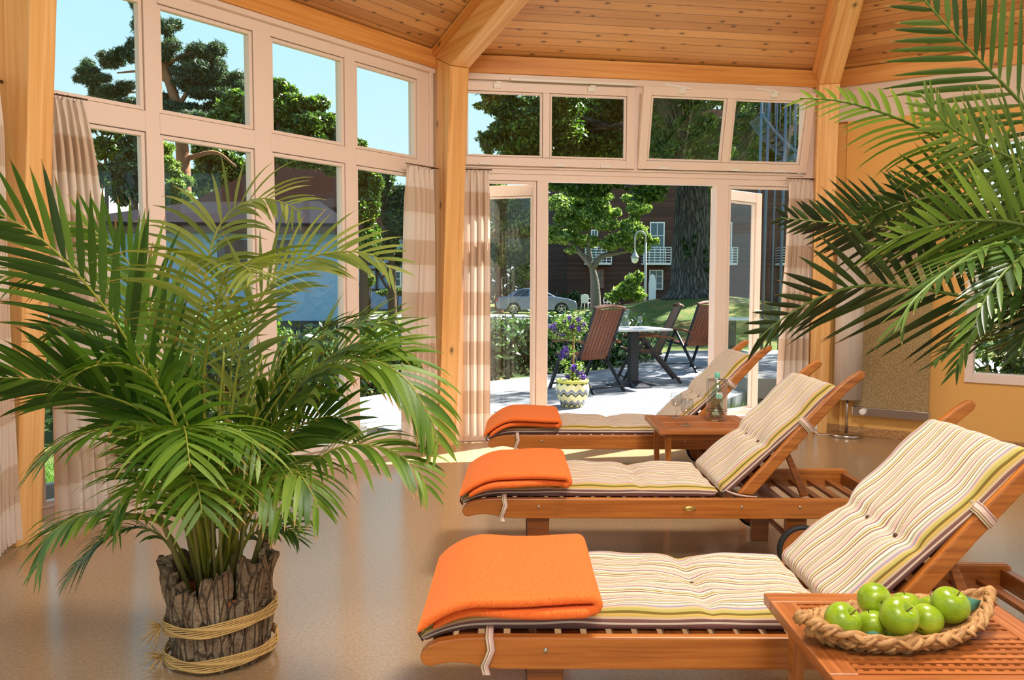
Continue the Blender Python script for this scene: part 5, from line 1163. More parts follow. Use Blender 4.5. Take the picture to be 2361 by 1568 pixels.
for k, (x, z) in enumerate(((1.45, .55), (2.0, .62), (2.6, .5))):
    p = WR @ V((x, 1.1, 0)); wshrub('dark shrub outside the window in the orange wall, '+('nearest its left edge', 'in its middle', 'towards the picture edge')[k], p.x, p.y, .55, 1.35, 1800, .06, .4, 'leaf_dark', 'shrubs outside the orange wall')
# far belt of trees closing the view
v, q, u = cloud([(-48+i*5.2, 72+3*math.sin(i*2.1), 3.2+.9*math.sin(i*1.7), 3.9, 3.2, 3.9+1.3*math.sin(i*2.9)) for i in range(22)], 42000, .36, .45, .3, .4)
tl = arrays_mesh('treeline', v, q, u, M['leaf_dark'], kind='stuff'); tl['label'] = 'distant belt of dark trees behind the houses'; tl['category'] = 'trees'
# ivy on the great trunk
bl = []
for (x, y, r) in ((1574, 556, 5), (1580, 572, 6), (1586, 586, 6), (1603, 545, 4), (1600, 565, 4), (1628, 580, 4), (1630, 600, 4), (1631, 620, 4)):
    c = at(x, y, 26.35); bl.append((c.x, c.y, c.z, r*.0138, .05, r*.02))
v, q, u = cloud(bl, 500, .05, .6); iv = arrays_mesh('ivy', v, q, u, M['leaf_dark'], kind='stuff'); tag(iv, 'patches of ivy climbing the great grey trunk', 'ivy')
# grass tufts close to the glass
def tufts(label, area, n, h):
    x = []; P = []
    while len(P) < n:
        a = random.random(); b = random.random(); p = V(area[0])*(1-a)*(1-b)+V(area[1])*a*(1-b)+V(area[2])*a*b+V(area[3])*(1-a)*b; P.append(p)
    P = np.array([tuple(p) for p in P]); n = len(P); rng = RNG; th = rng.uniform(0, 6.28, n); hh = h*rng.uniform(.5, 1.3, n); lean = rng.uniform(.1, .6, n)*hh; th2 = rng.uniform(0, 6.28, n)
    d = np.stack([np.cos(th), np.sin(th), 0*th], 1)*.004; t = P+np.stack([np.cos(th2)*lean, np.sin(th2)*lean, hh], 1); mid = P+np.stack([np.cos(th2)*lean*.3, np.sin(th2)*lean*.3, hh*.55], 1)
    verts = np.stack([P-d, P+d, mid+d*.8, mid-d*.8, t], 1).reshape(-1, 3); f = np.arange(n)[:, None]*5
    q = np.concatenate([f+np.array([[0, 1, 2, 3]]), f+np.array([[3, 2, 4, 4]])]); rv = np.repeat(rng.random(n), 5); u = np.stack([np.tile([0, 0, .4, .4, .8], n), rv], 1)
    tri = f+np.array([[3, 2, 4]])
    o = arrays_mesh('grass', verts, f+np.array([[0, 1, 2, 3]]), u, M['grass_blade'], kind='stuff'); o2 = arrays_mesh('grass_tips', verts, tri, u, M['grass_blade'], kind='stuff')
    tag(o, label, 'grass'); o2.parent = o
tufts('short green grass between the pebble strip and the terrace', [(-3.6, 5.2, -.26), (-1.3, 8.0, -.26), (-2.2, 8.2, -.26), (-4.6, 6.3, -.26)], 16000, .10)
tufts('short green grass patch right of the garden door', [(2.25, 8.6, -.26), (4.2, 8.3, -.26), (4.2, 10.3, -.26), (2.6, 9.9, -.26)], 9000, .16)
# ------------------------------------------------------------------ neighbouring houses
plain('render_sky_shade', srgb(128, 164, 204), 0.9, vary=0.03); plain('plinth_dark', srgb(44, 48, 56), 0.9); plain('fascia_brown', srgb(92, 66, 50), 0.7); plain('roof_felt', srgb(40, 38, 42), 1.0, spec=0.0, bump=(20, 0.3, 0.02), vary=0.12); plain('roof_brown', srgb(38, 28, 25), 1.0, spec=0.0, vary=0.15)  # white house render, its colour tinted with the blue of sky-lit shade
plain('window_dark', srgb(52, 46, 48), 0.15); plain('timber_dark', srgb(48, 40, 38), 0.8); plain('plaster_cream', srgb(206, 200, 186), 0.9); plain('roof_tile', srgb(120, 74, 56), 0.95, spec=0.0, bump=(30, 0.6, 0.03), vary=0.2)
plain('balcony_white', srgb(226, 228, 230), 0.5); plain('pane_teal', srgb(70, 96, 108), 0.1); plain('frame_orange', srgb(150, 84, 50), 0.7); plain('stair_steel', srgb(92, 112, 134), 0.45, metal=0.4); plain('lamp_grey', srgb(150, 158, 160), 0.4); plain('lamp_globe', srgb(214, 218, 218), 0.3)
def wwin(name, root, x, y, z0, z1, w, fm='balcony_white', gm='window_dark', mull=(1, 1), fw=.06):
    m = MB(); ring(m, x-w/2, x+w/2, z0, z1, fw, y-.04, y+.04)
    for i in range(1, mull[0]): m.box((x-w/2+w*i/mull[0], y-.01, (z0+z1)/2), (.04, .05, z1-z0-.1))
    for i in range(1, mull[1]): m.box((x, y-.01, z0+(z1-z0)*i/mull[1]), (w-.1, .05, .035))
    o = m.build(name, M[fm], root, world=True); m = MB(); m.box((x, y+.0, (z0+z1)/2), (w-.06, .02, z1-z0-.06)); m.build('pane', M[gm], o, world=True)
hY = 25; hx0, hx1 = at(150, 600, hY).x, at(808, 600, hY).x
H = thing('house', 'low pale house with grey roof and brown fascia behind the palm', 'house', (hx0, hY, -.35))
hb0, hb1 = hx0-1.2, hx1*30.6/25-.25
poly = [(hx0, hY), (hx1, hY), (hb1, hY+5.6), (hb0, hY+5.6)]
def hslab(name, g, z0, z1, mat):
    m = MB(); P = [(hx0-g, hY-g), (hx1+g, hY-g), (hb1+g, hY+5.6+g), (hb0-g, hY+5.6+g)]
    m.v += [V((x, y, z0)) for x, y in P]+[V((x, y, z1)) for x, y in P]
    for f in ((3, 2, 1, 0), (4, 5, 6, 7), (0, 1, 5, 4), (1, 2, 6, 5), (2, 3, 7, 6), (3, 0, 4, 7)): m.face(f)
    m.build(name, M[mat], H, world=True)
hslab('wall', 0, -.35, 2.95, 'render_sky_shade'); hslab('plinth', .03, -.4, .18, 'plinth_dark')
m = MB(); m.box(((hx0+hx1)/2, hY-.42, 2.86), (hx1-hx0+.5, .05, .24)); m.box(((hx0+hx1)/2, hY-.2, 2.76), (hx1-hx0+.5, .42, .03)); m.build('fascia', M['fascia_brown'], H, world=True)
m = MB(); a, b_ = hx0-.45, hx1+.45; e = 3.0
m.v += [V((a, hY-.5, e)), V((b_-.3, hY-.5, e)), V((hb1+.1, hY+6.0, e)), V((hb0-.4, hY+6.0, e)), V((a+3.2, hY+3, 3.95)), V((hb1-.3, hY+3.2, 4.0))]
for f in ((0, 1, 5, 4), (1, 2, 5), (2, 3, 4, 5), (3, 0, 4), (3, 2, 1, 0)): m.face(f)
m.build('roof', M['roof_felt'], H, world=True)
m = MB(); m.tube([(a, hY-.52, 2.99), (b_-.3, hY-.52, 2.99)], .06, 8); m.build('gutter', M['roof_felt'], H, world=True)
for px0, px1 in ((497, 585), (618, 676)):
    x0, x1 = at(px0, 580, hY).x, at(px1, 580, hY).x; wwin('window', H, (x0+x1)/2, hY-.03, at(500, 615, hY).z, at(500, 548, hY).z, x1-x0, 'render_sky_shade')
# brown steep roofed house further back
G = thing('house', 'house with a big steep brown roof rising behind the pale house', 'house', (-10.5, 37, -.35)); gx0, gx1 = at(440, 450, 36).x, at(800, 450, 36).x
m = MB(); m.box(((gx0+gx1)/2+.5, 39, 2.2), (gx1-gx0-4, 5, 5.0)); m.build('wall', M['fascia_brown'], G, world=True)
m = MB(); zt_ = at(640, 345, 39).z; zb_ = at(460, 460, 36).z
m.v += [V((gx0, 35, zb_-.4)), V((gx1, 35, zb_-.4)), V((gx1, 43, zb_-.4)), V((gx0, 43, zb_-.4)), V((gx0+3.6, 39, zt_)), V((gx1-.6, 39, zt_))]
for f in ((0, 1, 5, 4), (1, 2, 5), (2, 3, 4, 5), (3, 0, 4), (3, 2, 1, 0)): m.face(f)
m.build('roof', M['roof_brown'], G, world=True)
# tiled roof house, far left
T_ = thing('house', 'small house with red tiled roof at the far left behind the trees', 'house', at(150, 600, 41)*1.0); tx0, tx1 = at(40, 400, 41).x, at(226, 400, 41).x
m = MB(); m.box(((tx0+tx1)/2, 44.5, 2.8), (tx1-tx0-.8, 6, 6)); m.build('wall', M['plaster_cream'], T_, world=True)
m = MB(); ze = at(215, 388, 41).z
m.v += [V((tx0, 41, ze)), V((tx1+.2, 41, ze-.05)), V((tx1+.1, 48, ze)), V((tx0, 48, ze)), V((tx0, 44.5, ze+1.2)), V((tx1-2.2, 44.5, ze+1.0))]
for f in ((0, 1, 5, 4), (1, 2, 5), (2, 3, 4, 5), (3, 0, 4), (3, 2, 1, 0)): m.face(f)
m.build('roof', M['roof_tile'], T_, world=True)
m = MB(); m.box(((tx0+tx1)/2+.3, 40.95, ze-.16), (tx1-tx0+.5, .08, .22)); m.build('fascia', M['timber_dark'], T_, world=True)
# half-timbered house
K = thing('house', 'half-timbered house with black beams on white walls beyond the lawn', 'house', (at(880, 640, 52).x, 52, -.3)); kx0, kx1 = at(815, 640, 52).x, at(1090, 640, 52).x; kz0, kz1 = -.3, at(880, 612, 52).z
m = MB(); m.box(((kx0+kx1)/2, 55, (kz0+kz1+2)/2), (kx1-kx0, 6, kz1-kz0+2)); m.build('wall', M['render_sky_shade'], K, world=True)
def beam_px(p, q, w): m.bar(at(p[0], p[1], 51.95), at(q[0], q[1], 51.95), w, .12, up=(0, -1, 0))
m = MB()
for x in (843, 868, 897, 930, 970, 1010): beam_px((x, 606), (x, 668), .13)
beam_px((815, 622), (1090, 622), .12); beam_px((815, 609), (1090, 609), .16); beam_px((815, 668), (1090, 668), .12); beam_px((868, 622), (893, 666), .12); beam_px((896, 622), (880, 642), .12); beam_px((930, 666), (968, 622), .12); beam_px((820, 655), (843, 655), .1)
m.build('timber_frame', M['timber_dark'], K, world=True)
for px0, px1 in ((899, 926), (940, 962)): wwin('window', K, (at(px0, 640, 52).x+at(px1, 640, 52).x)/2, 51.93, at(900, 662, 52).z, at(900, 624, 52).z, (px1-px0)*52/FPX, 'balcony_white', 'pane_teal', (2, 2), .09)
m = MB(); zr = kz1+2
m.v += [V((kx0-.6, 51.3, zr-.2)), V((kx1+.6, 51.3, zr-.2)), V((kx1+.6, 58.7, zr-.2)), V((kx0-.6, 58.7, zr-.2)), V((kx0-.6, 55, zr+3.2)), V((kx1+.6, 55, zr+3.2))]
for f in ((0, 1, 5, 4), (1, 2, 5), (2, 3, 4, 5), (3, 0, 4), (3, 2, 1, 0)): m.face(f)
m.build('roof', M['roof_brown'], K, world=True)
# brown boarded building with balconies
bY = 55; bx0, bx1 = at(1303, 600, bY).x, at(2060, 600, bY).x
Bd = thing('apartment_building', 'long brown boarded building with white balconies beyond the lawn', 'building', (bx0, bY, -.3))
m = MB(); b = len(m.v)
m.v += [V((bx0, bY, -.5)), V((bx1, bY, -.5)), V((bx1, bY, 10.5)), V((bx0, bY, 10.5)), V((bx0-2.4, bY+6, -.5)), V((bx0-2.4, bY+6, 10.5)), V((bx1, bY+9, -.5)), V((bx1, bY+9, 10.5))]
m.face((0, 1, 2, 3), [(0, 0), (bx1-bx0, 0), (bx1-bx0, 11), (0, 11)]); m.face((4, 0, 3, 5), [(50, 0), (56.4, 0), (56.4, 11), (50, 11)]); m.face((1, 6, 7, 2), [(0, 0), (9, 0), (9, 11), (0, 11)]); m.face((3, 2, 7, 5)); m.face((6, 4, 5, 7), [(0, 0), (9, 0), (9, 11), (0, 11)])
m.build('wall', M['dark_cladding'], Bd, world=True)
m = MB(); m.v += [V((bx0-2.8, bY-.8, 10.4)), V((bx1+.8, bY-.8, 10.4)), V((bx1+.8, bY+10, 10.4)), V((bx0-2.8, bY+10, 10.4)), V((bx0+2, bY+5, 13.5)), V((bx1-3, bY+5, 13.5))]
for f in ((0, 1, 5, 4), (1, 2, 5), (2, 3, 4, 5), (3, 0, 4), (3, 2, 1, 0)): m.face(f)
m.build('roof', M['roof_brown'], Bd, world=True)
m = MB(); m.tube([at(1288, 540, bY+1.2), at(1288, 672, bY+1.2), at(1283, 680, bY+1.1)], .06, 8); m.build('downpipe', M['lamp_grey'], Bd, world=True)
m = MB(); m.box((bx0, bY-.02, 5), (.12, .12, 11)); m.build('corner_trim', M['timber_dark'], Bd, world=True)
def balcony(px0, px1, py_top, py_slab):
    x0, x1 = at(px0, 600, bY-1.1).x, at(px1, 600, bY-1.1).x; zt, zs = at(1500, py_top, bY-1.1).z, at(1500, py_slab, bY-1.1).z; xc = (x0+x1)/2
    m = MB(); m.box((xc, bY-.55, zs-.06), (x1-x0, 1.2, .14)); sl = m.build('balcony', M['balcony_white'], Bd, world=True)
    m = MB()
    for k in range(6): m.box((xc, bY-1.12, zs+.16+(zt-zs-.16)*k/5), (x1-x0, .035, .04)); m.box((x0, bY-.55, zs+.16+(zt-zs-.16)*k/5), (.035, 1.1, .04)); m.box((x1, bY-.55, zs+.16+(zt-zs-.16)*k/5), (.035, 1.1, .04))
    for k in range(6): m.box((x0+(x1-x0)*k/5, bY-1.12, (zs+zt)/2), (.045, .05, zt-zs))
    m.build('railing', M['balcony_white'], sl, world=True); m = MB(); m.box((xc-.1, bY-1.06, zs+.42), ((x1-x0)*.55, .02, .8)); m.build('screen', M['pane_teal'], sl, world=True)
for px0, px1 in ((1484, 1547), (1350, 1410), (1640, 1700), (1800, 1862)): balcony(px0, px1, 570, 606)
for px0, px1, y0, y1 in ((1497, 1531, 512, 606), (1497, 1529, 622, 668), (1376, 1393, 621, 665), (1362, 1378, 530, 606), (1652, 1686, 512, 606), (1645, 1680, 622, 668), (1812, 1846, 512, 606), (1812, 1846, 622, 668)):
    wwin('glazed_door', Bd, (at(px0, 600, bY).x+at(px1, 600, bY).x)/2, bY-.05, at(1500, y1, bY).z, at(1500, y0, bY).z, (px1-px0)*bY/FPX, 'balcony_white' if px0 != 1376 else 'frame_orange', 'pane_teal', (2, 3), .08)
pt = at(1504, 662, 53.5); t = thing('leaning_board', 'white rounded board leaning by the ground floor glass door', 'board', (pt.x, pt.y, gz(pt.x, pt.y)))
m = MB(); zb2, zt2 = gz(pt.x, pt.y), at(1504, 631, 53.5).z
m.prism([(-.22, 0), (.22, 0), (.24, (zt2-zb2)*.7), (.16, (zt2-zb2)*.93), (0, zt2-zb2), (-.16, (zt2-zb2)*.93), (-.24, (zt2-zb2)*.7)], -.03, .03); m.build('board', M['balcony_white'], t, bevel=.03)
# street lamp
lb = at(1487, 690, 39); t = thing('street_lamp', 'grey curved street lamp with hanging globe near the brown building', 'street lamp', (lb.x, lb.y, gz(lb.x, lb.y)))
zl = gz(lb.x, lb.y); top = at(1487, 560, 39).z-zl; hd = at(1464, 575, 39); dx = hd.x-lb.x
m = MB(); m.tube([(0, 0, 0), (0, 0, 1.0), (0, 0, top)], [.085, .06, .05], 12); m.build('pole', M['lamp_grey'], t)
m = MB(); rr2 = -dx/2; m.tube([(0, 0, top)]+[(dx/2+rr2*math.cos(a), 0, top+.25+rr2*1.1*math.sin(a)) for a in [PI*k/12 for k in range(13)]]+[(dx, 0, hd.z-zl)], .04, 10); m.build('arm', M['lamp_grey'], t)
m = MB(); hz = hd.z-zl; m.lathe([(.03, .02), (.05, -.1), (.10, -.22), (.19, -.34), (.20, -.38), (.16, -.38)], 24, Matrix.Translation((dx, 0, hz))); m.build('hood', M['lamp_grey'], t)
m = MB(); m.lathe([(.155, -.38), (.165, -.45), (.15, -.54), (.09, -.62), (.0001, -.65)], 24, Matrix.Translation((dx, 0, hz))); m.build('globe', M['lamp_globe'], t)
# blue steel outdoor stair
sp = at(1800, 600, 19); t = thing('outdoor_stair', 'blue grey steel outdoor stair beyond the tilted upper window', 'staircase', (sp.x, sp.y, gz(sp.x, sp.y)))
def spx(x, y, Y=19): return at(x, y, Y)
for x in (1756, 1772, 1792, 1812, 1836):
    m = MB(); p = spx(x, 100); q = spx(x, 300); m.tube([(p.x, p.y, gz(p.x, p.y)), (q.x, q.y, 7.2)], .034 if x in (1756, 1772, 1812) else .02, 8); m.build('post', M['stair_steel'], t, world=True)
for dY in (0, .9):
    m = MB(); m.tube(spline([spx(1757, 262)+V((0, dY, 0)), spx(1780, 295)+V((0, dY, 0)), spx(1815, 332)+V((0, dY, 0)), spx(1850, 362)+V((0, dY, 0))], 12), .04, 8); m.build('stringer', M['stair_steel'], t, world=True)
for k in range(9):
    m = MB(); c = spx(1760+k*10.4, 268+k*10.8); m.box((c.x, c.y+.45, c.z), (.16, .8, .025)); m.build('tread', M['stair_steel'], t, world=True)
m = MB(); c = spx(1842, 362, 19); m.box((c.x+.5, c.y+.55, c.z), (1.3, 1.3, .12)); m.build('landing', M['stair_steel'], t, world=True)
for k in range(8):
    m = MB(); c = spx(1765+k*11, 268+k*11.2, 19); m.tube([(c.x, c.y, c.z), (c.x, c.y, c.z+1.0)], .014, 6); m.build('baluster', M['stair_steel'], t, world=True)
m = MB(); m.tube([spx(1757, 262, 19)+V((0, 0, 1.0)), spx(1850, 358, 19)+V((0, 0, 1.0))], .025, 8); m.build('handrail', M['stair_steel'], t, world=True)
# ------------------------------------------------------------------ silver car
plain('car_paint', srgb(112, 126, 148), 0.22, metal=0.55); plain('car_glass', srgb(38, 52, 66), 0.05); plain('tail_red', srgb(170, 40, 40), 0.2); plain('headlamp', srgb(220, 226, 232), 0.1); plain('alloy', srgb(190, 192, 196), 0.3, metal=0.9)
cx0 = at(1143, 720, 45).x; CL = at(1331, 720, 45).x-cx0; s = CL/4.45; czz = at(1240, 725, 45).z
car = thing('car', 'silver saloon car parked beyond the lawn, seen from its side', 'car', (cx0, 45, czz))
lower = [(.02, .42), (.0, .62), (.03, .82), (.10, .93), (.55, .97), (.95, 1.0), (3.15, .99), (3.45, .93), (3.95, .86), (4.28, .76), (4.42, .62), (4.45, .40), (4.40, .24), (3.98, .20), (3.94, .42), (3.80, .58), (3.60, .64), (3.40, .58), (3.26, .42), (3.22, .20), (1.36, .20), (1.32, .42), (1.18, .58), (.98, .64), (.78, .58), (.64, .42), (.60, .22), (.10, .26)]
m = MB(); m.prism([(x*s, z*s) for x, z in lower], 0, 1.74*s); m.build('body', M['car_paint'], car, bevel=.06, seg=3)
cab = [(.55, .95), (1.15, 1.33), (1.55, 1.42), (2.15, 1.43), (2.55, 1.36), (3.30, .96)]
def cabsec(m, ins0, ins1, grow=0):
    n = len(cab); b = len(m.v)
    for sd in (0, 1):
        for x, z in cab:
            k = (z-.95)/.48; ins = ins0+(ins1-ins0)*k; y = ins if sd == 0 else 1.74-ins; m.v.append(V((x*s, y*s, z*s)))
    m.face(range(b, b+n)); m.face(range(b+2*n-1, b+n-1, -1))
    for i in range(n-1): m.face((b+i+1, b+i, b+n+i, b+n+i+1))
m = MB(); cabsec(m, .04, .24); m.build('cabin', M['car_paint'], car, bevel=.04, seg=3)
m = MB()
for sg, y0 in ((-1, 0), (1, 1.74)):
    for pts in ([(.92, 1.0), (1.25, 1.30), (1.62, 1.365), (1.80, 1.37), (1.80, 1.0)], [(1.88, 1.0), (1.88, 1.37), (2.15, 1.37), (2.50, 1.31), (2.98, 1.0)]):
        b = len(m.v)
        for x, z in pts:
            ins = .04+.20*(z-.95)/.48-.012; m.v.append(V((x*s, (ins if sg < 0 else 1.74-ins)*s, z*s)))
        m.face(range(b, b+len(pts)))
m.build('side_window', M['car_glass'], car)
m = MB(); b = len(m.v)
for (x0, z0, x1, z1) in ((2.60, 1.345, 3.24, 1.0), (1.10, 1.31, .62, 1.01)):
    b = len(m.v)
    for x, z, y in ((x0, z0, .28), (x1, z1, .12), (x1, z1, 1.62), (x0, z0, 1.46)): m.v.append(V(((x+(.01 if x0 > 2 else -.01))*s, y*s, (z+.012)*s)))
    m.face((b, b+1, b+2, b+3))
m.build('windscreen', M['car_glass'], car)
for wx in (.98, 3.60):
    for yy, dr in ((.03, 1), (1.55, 1)):
        Mw = Matrix(((1, 0, 0, wx*s), (0, 0, 1, yy*s), (0, 1, 0, .31*s), (0, 0, 0, 1)))
        m = MB(); m.lathe([(.22*s, 0), (.30*s, .0), (.32*s, .03*s), (.32*s, .17*s), (.22*s, .2*s)], 32, Mw, closed=True); w = m.build('wheel', M['rubber'], car)
        m = MB(); m.lathe([(.19*s, .0), (.225*s, .0), (.225*s, .12*s), (.19*s, .12*s)], 32, Mw, closed=True)
        for k in range(5):
            a = 2*PI*k/5+.3; m.bar(Mw @ V((.03*math.cos(a)*s, .03*math.sin(a)*s, .02)), Mw @ V((.21*math.cos(a)*s, .21*math.sin(a)*s, .02)), .055*s, .03)
        m.lathe([(.0001, -.0), (.05*s, 0), (.05*s, .08*s)], 16, Mw); m.build('rim', M['alloy'], w)
m = MB(); m.box((.06*s, .16*s, .78*s), (.16*s, .36*s, .15*s)); m.box((.06*s, 1.58*s, .78*s), (.16*s, .36*s, .15*s)); m.build('tail_light', M['tail_red'], car, bevel=.03)
m = MB(); m.box((4.26*s, .18*s, .68*s), (.22*s, .34*s, .12*s)); m.box((4.26*s, 1.56*s, .68*s), (.22*s, .34*s, .12*s)); m.build('headlight', M['headlamp'], car, bevel=.03)
m = MB(); m.box((2.75*s, -.07*s, 1.02*s), (.12*s, .16*s, .12*s)); m.build('mirror', M['car_paint'], car, bevel=.03)
# ------------------------------------------------------------------ white plastic chairs by the building
def pchair(px, py, Y, rz, label):
    p = at(px, py, Y); t = thing('plastic_chair', label, 'chair', (p.x, p.y, gz(p.x, p.y)), rz, 'white plastic chairs')
    m = MB(); m.box((0, 0, .42), (.46, .44, .04)); m.build('seat', M['balcony_white'], t, bevel=.015)
    m = MB(); m.prism([(-.22, .44), (.22, .44), (.25, .75), (.20, .88), (0, .92), (-.20, .88), (-.25, .75)], .20, .235); m.build('backrest', M['balcony_white'], t, bevel=.01)
    for x in (-.2, .2):
        for y in (-.18, .2): m = MB(); m.tube([(x, y, .42), (x*1.15, y*1.2, 0)], [.028, .022], 8); m.build('leg', M['balcony_white'], t)
        m = MB(); m.tube([(x*1.15, .2, .66), (x*1.2, -.15, .64), (x*1.15, -.2, .42)], .022, 8); m.build('armrest', M['balcony_white'], t)
pchair(1352, 690, 48, 2.6, 'white plastic chair left of the forked tree trunk'); pchair(1404, 685, 47, -2.8, 'white plastic chair right of the forked tree trunk')
# ------------------------------------------------------------------ garden table and folding chairs
plain('table_top', srgb(188, 190, 194), 0.55, vary=0.05)
TZ = -.045
def gtable(label, x, y, rz):
    t = thing('garden_table', label, 'table', (x, y, TZ), rz, 'garden tables on the terrace')
    m = MB(); m.box((0, 0, .752), (.76, .76, .028)); m.build('table_top', M['table_top'], t, bevel=.006)
    m = MB(); m.box((0, 0, .39), (.115, .115, .70)); m.build('column', M['dark_metal'], t, bevel=.004)
    m = MB(); b = 0
    for k in range(4):
        a = PI/2*k; M4 = Matrix.Rotation(a, 4, 'Z'); b = len(m.v)
        for p in ((.04, -.07, .07), (.04, .07, .07), (.33, .10, .02), (.33, -.10, .02), (.04, -.10, 0), (.04, .10, 0), (.34, .12, 0), (.34, -.12, 0)): m.v.append(M4 @ V(p))
        for f in ((0, 3, 2, 1), (0, 4, 7, 3), (3, 7, 6, 2), (2, 6, 5, 1), (4, 5, 6, 7)): m.face([b+i for i in f])
    m.build('base', M['dark_metal'], t); return t
gt = gtable('white-topped garden table with black column, set with a glass and bottle', 1.60, 11.12, R(17))
dup(gt, 'white-topped garden table farther back, half hidden by the door jamb', loc=(3.75, 14.4, TZ), rotz=R(10))
def gchair():
    t = thing('garden_chair', 'x', 'chair', (0, 0, TZ), 0, 'slatted folding garden chairs')
    def bp(d, x, o=0): return V((x, -.06-.30*d-o*.9, .40+.66*d-o*.4))
    for sx in (-1, 1):
        m = MB(); m.bar(bp(-.10, sx*.245), bp(1.0, sx*.245), .032, .022, up=(0, .9, .4)); m.build('back_frame', M['dark_metal'], t, bevel=.003)
        m = MB(); m.bar((sx*.235, -.10, .40), (sx*.235, .40, .44), .025, .03); m.build('seat_frame', M['dark_metal'], t, bevel=.003)
        m = MB(); m.bar((sx*.285, .14, .62), (sx*.285, .44, .0), .028, .040); m.build('leg', M['dark_metal'], t, bevel=.003)
        m = MB(); m.bar((sx*.262, .16, .62), (sx*.262, -.36, .0), .028, .040); m.build('leg', M['dark_metal'], t, bevel=.003)
        pts = [(-.25, .625), (-.05, .655), (.18, .655), (.36, .625), (.38, .61), (.36, .60), (.18, .628), (-.05, .628), (-.25, .60)]
        m = MB(); m.prism([(y, z) for y, z in pts], -.028, .028, Matrix(((0, 1, 0, sx*.285), (1, 0, 0, 0), (0, 0, 1, 0), (0, 0, 0, 1)))); m.build('armrest', M['teak_chair'], t, bevel=.004)
    for k in range(8):
        x = -.20+.0571*k; m = MB(); m.bar(bp(.04, x), bp(.95, x), .050, .014, up=(0, .9, .4)); m.build('back_slat', M['teak_chair'], t, bevel=.002)
    m = MB()
    n = 12; pp = [(-.255+.51*i/n, .985+.045*(1-(2*i/n-1)**2)) for i in range(n+1)]
    for i in range(n): m.bar(bp(pp[i][1]-.01, pp[i][0]), bp(pp[i+1][1]-.01, pp[i+1][0]), .022, .06, up=(0, .9, .4))
    m.build('top_rail', M['teak_chair'], t)
    m = MB(); m.bar(bp(.03, -.24), bp(.03, .24), .06, .016, up=(0, .9, .4)); m.build('lower_rail', M['teak_chair'], t, bevel=.002)
    for k in range(7):
        y = -.05+.068*k; m = MB(); m.bar((-.235, y, .418+.075*(y+.1)), (.235, y, .418+.075*(y+.1)), .050, .014); m.build('seat_slat', M['teak_chair'], t, bevel=.002)
    for y in (.40, -.33):
        m = MB(); m.tube([(-.27, y, .07), (.27, y, .07)], .012, 8); m.build('crossbar', M['dark_metal'], t)
    return t
gc = gchair(); gc.location = (.98, 10.62, TZ); gc.rotation_euler = (0, 0, R(38)); PMAT[gc.name] = gc.matrix_world.copy()
gc['label'] = 'slatted brown folding chair with its back to the room, beside the zigzag pot'
dup(gc, 'slatted folding chair seen edge-on from its side, right of the garden table', loc=(1.93, 11.62, TZ), rotz=R(90))
dup(gc, 'slatted folding chair farthest back, its back half covered by the door jamb', loc=(2.86, 13.15, TZ), rotz=R(28))
p = at(1440, 752, 11.1); cooler((1.49, 11.16, TZ+.766), 'clear bottle cooler standing on the garden table outside', 'green-capped water bottle in the cooler on the garden table')
wine_glass((1.69, 11.14, TZ+.766), 'stemmed wine glass standing alone on the garden table outside')
m = MB(); m.box((3.25, 10.72, .0), (.62, .5, .26)); o = m.build('stone_block', M['concrete'], bevel=.01); tag(o, 'low grey stone block on the terrace beside the grass patch', 'stone block')
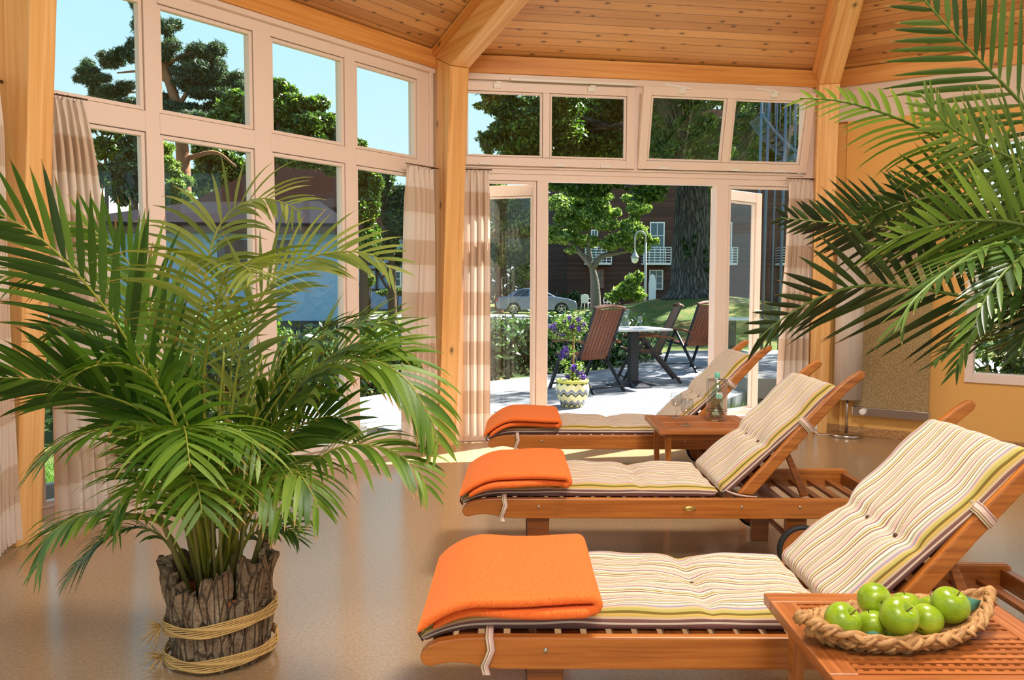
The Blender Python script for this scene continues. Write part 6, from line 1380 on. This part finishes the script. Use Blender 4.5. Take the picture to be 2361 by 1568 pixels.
# ------------------------------------------------------------------ zigzag pot with violet flowering plant
def zig():
    t = NT('zigzag_glaze'); t.bsdf(Roughness=0.2); su = t.sep(t.uv()); tri = t.math('ABSOLUTE', t.math('SUBTRACT', t.math('FRACT', t.math('MULTIPLY', su[0], 13.0)), 0.5))
    f = t.math('FRACT', t.math('DIVIDE', t.math('ADD', su[1], t.math('MULTIPLY', tri, 0.08)), 0.125)); cr, bl, gn = srgb(226, 218, 160), srgb(120, 128, 150), srgb(44, 58, 50)
    t.col(t.ramp(f, [(0, cr), (.28, gn), (.45, cr), (.50, bl), (.72, cr)], 'CONSTANT')); M['zigzag_glaze'] = t.m
zig(); plain('rim_yellow', srgb(196, 192, 88), 0.25)
ZP = V((.665, 9.22, TZ)); t = thing('flower_pot', 'glazed flower pot with green and blue zigzag bands on the terrace', 'flower pot', ZP)
m = MB(); m.lathe([(.0001, 0), (.118, 0), (.125, .012), (.150, .07), (.180, .14), (.188, .19), (.178, .24), (.165, .262)], 52); m.build('body', M['zigzag_glaze'], t)
m = MB(); m.lathe([(.165, .262), (.178, .268), (.183, .285), (.176, .298), (.150, .298), (.146, .25), (.0001, .24)], 52); m.build('rim', M['rim_yellow'], t)
fp = thing('flowering_plant', 'tall violet flowering plant on a thin stem in the zigzag pot', 'plant', ZP+V((0, 0, .24)))
m = MB(); m.tube([(0, 0, 0), (-.005, 0, .35), (.0, .01, .78)], [.010, .009, .006], 8); m.build('stem', M['trunk_brown'], fp)
m = MB(); m.tube([(.012, .012, 0), (.015, .01, .74)], .005, 6); m.build('stake', M['raffia'], fp)
v, q, u = cloud(blobs_px([(1310, 745, 36, 26), (1285, 765, 26, 22), (1335, 750, 24, 24), (1318, 775, 26, 14), (1312, 808, 14, 16), (1300, 835, 10, 8), (1320, 862, 22, 20), (1335, 850, 12, 18), (1300, 880, 12, 8)], 9.22, .9), 1500, .022, .4, .3, .2); arrays_mesh('foliage', v, q, u, M['leaf_lime'], fp)
for (x, y, r) in ((1276, 752, 11), (1283, 764, 9), (1301, 742, 8), (1314, 735, 7), (1335, 738, 9), (1338, 756, 10), (1345, 748, 7), (1298, 816, 11), (1304, 806, 8), (1322, 848, 8), (1334, 858, 9), (1343, 870, 7), (1310, 868, 6), (1318, 752, 7), (1296, 770, 7)):
    v, q, u = cloud(blobs_px([(x, y, r, r)], 9.18, 1), 46, .017, .7, .2, .2); arrays_mesh('flower_cluster', v, q, u, M['petal_violet'], fp)
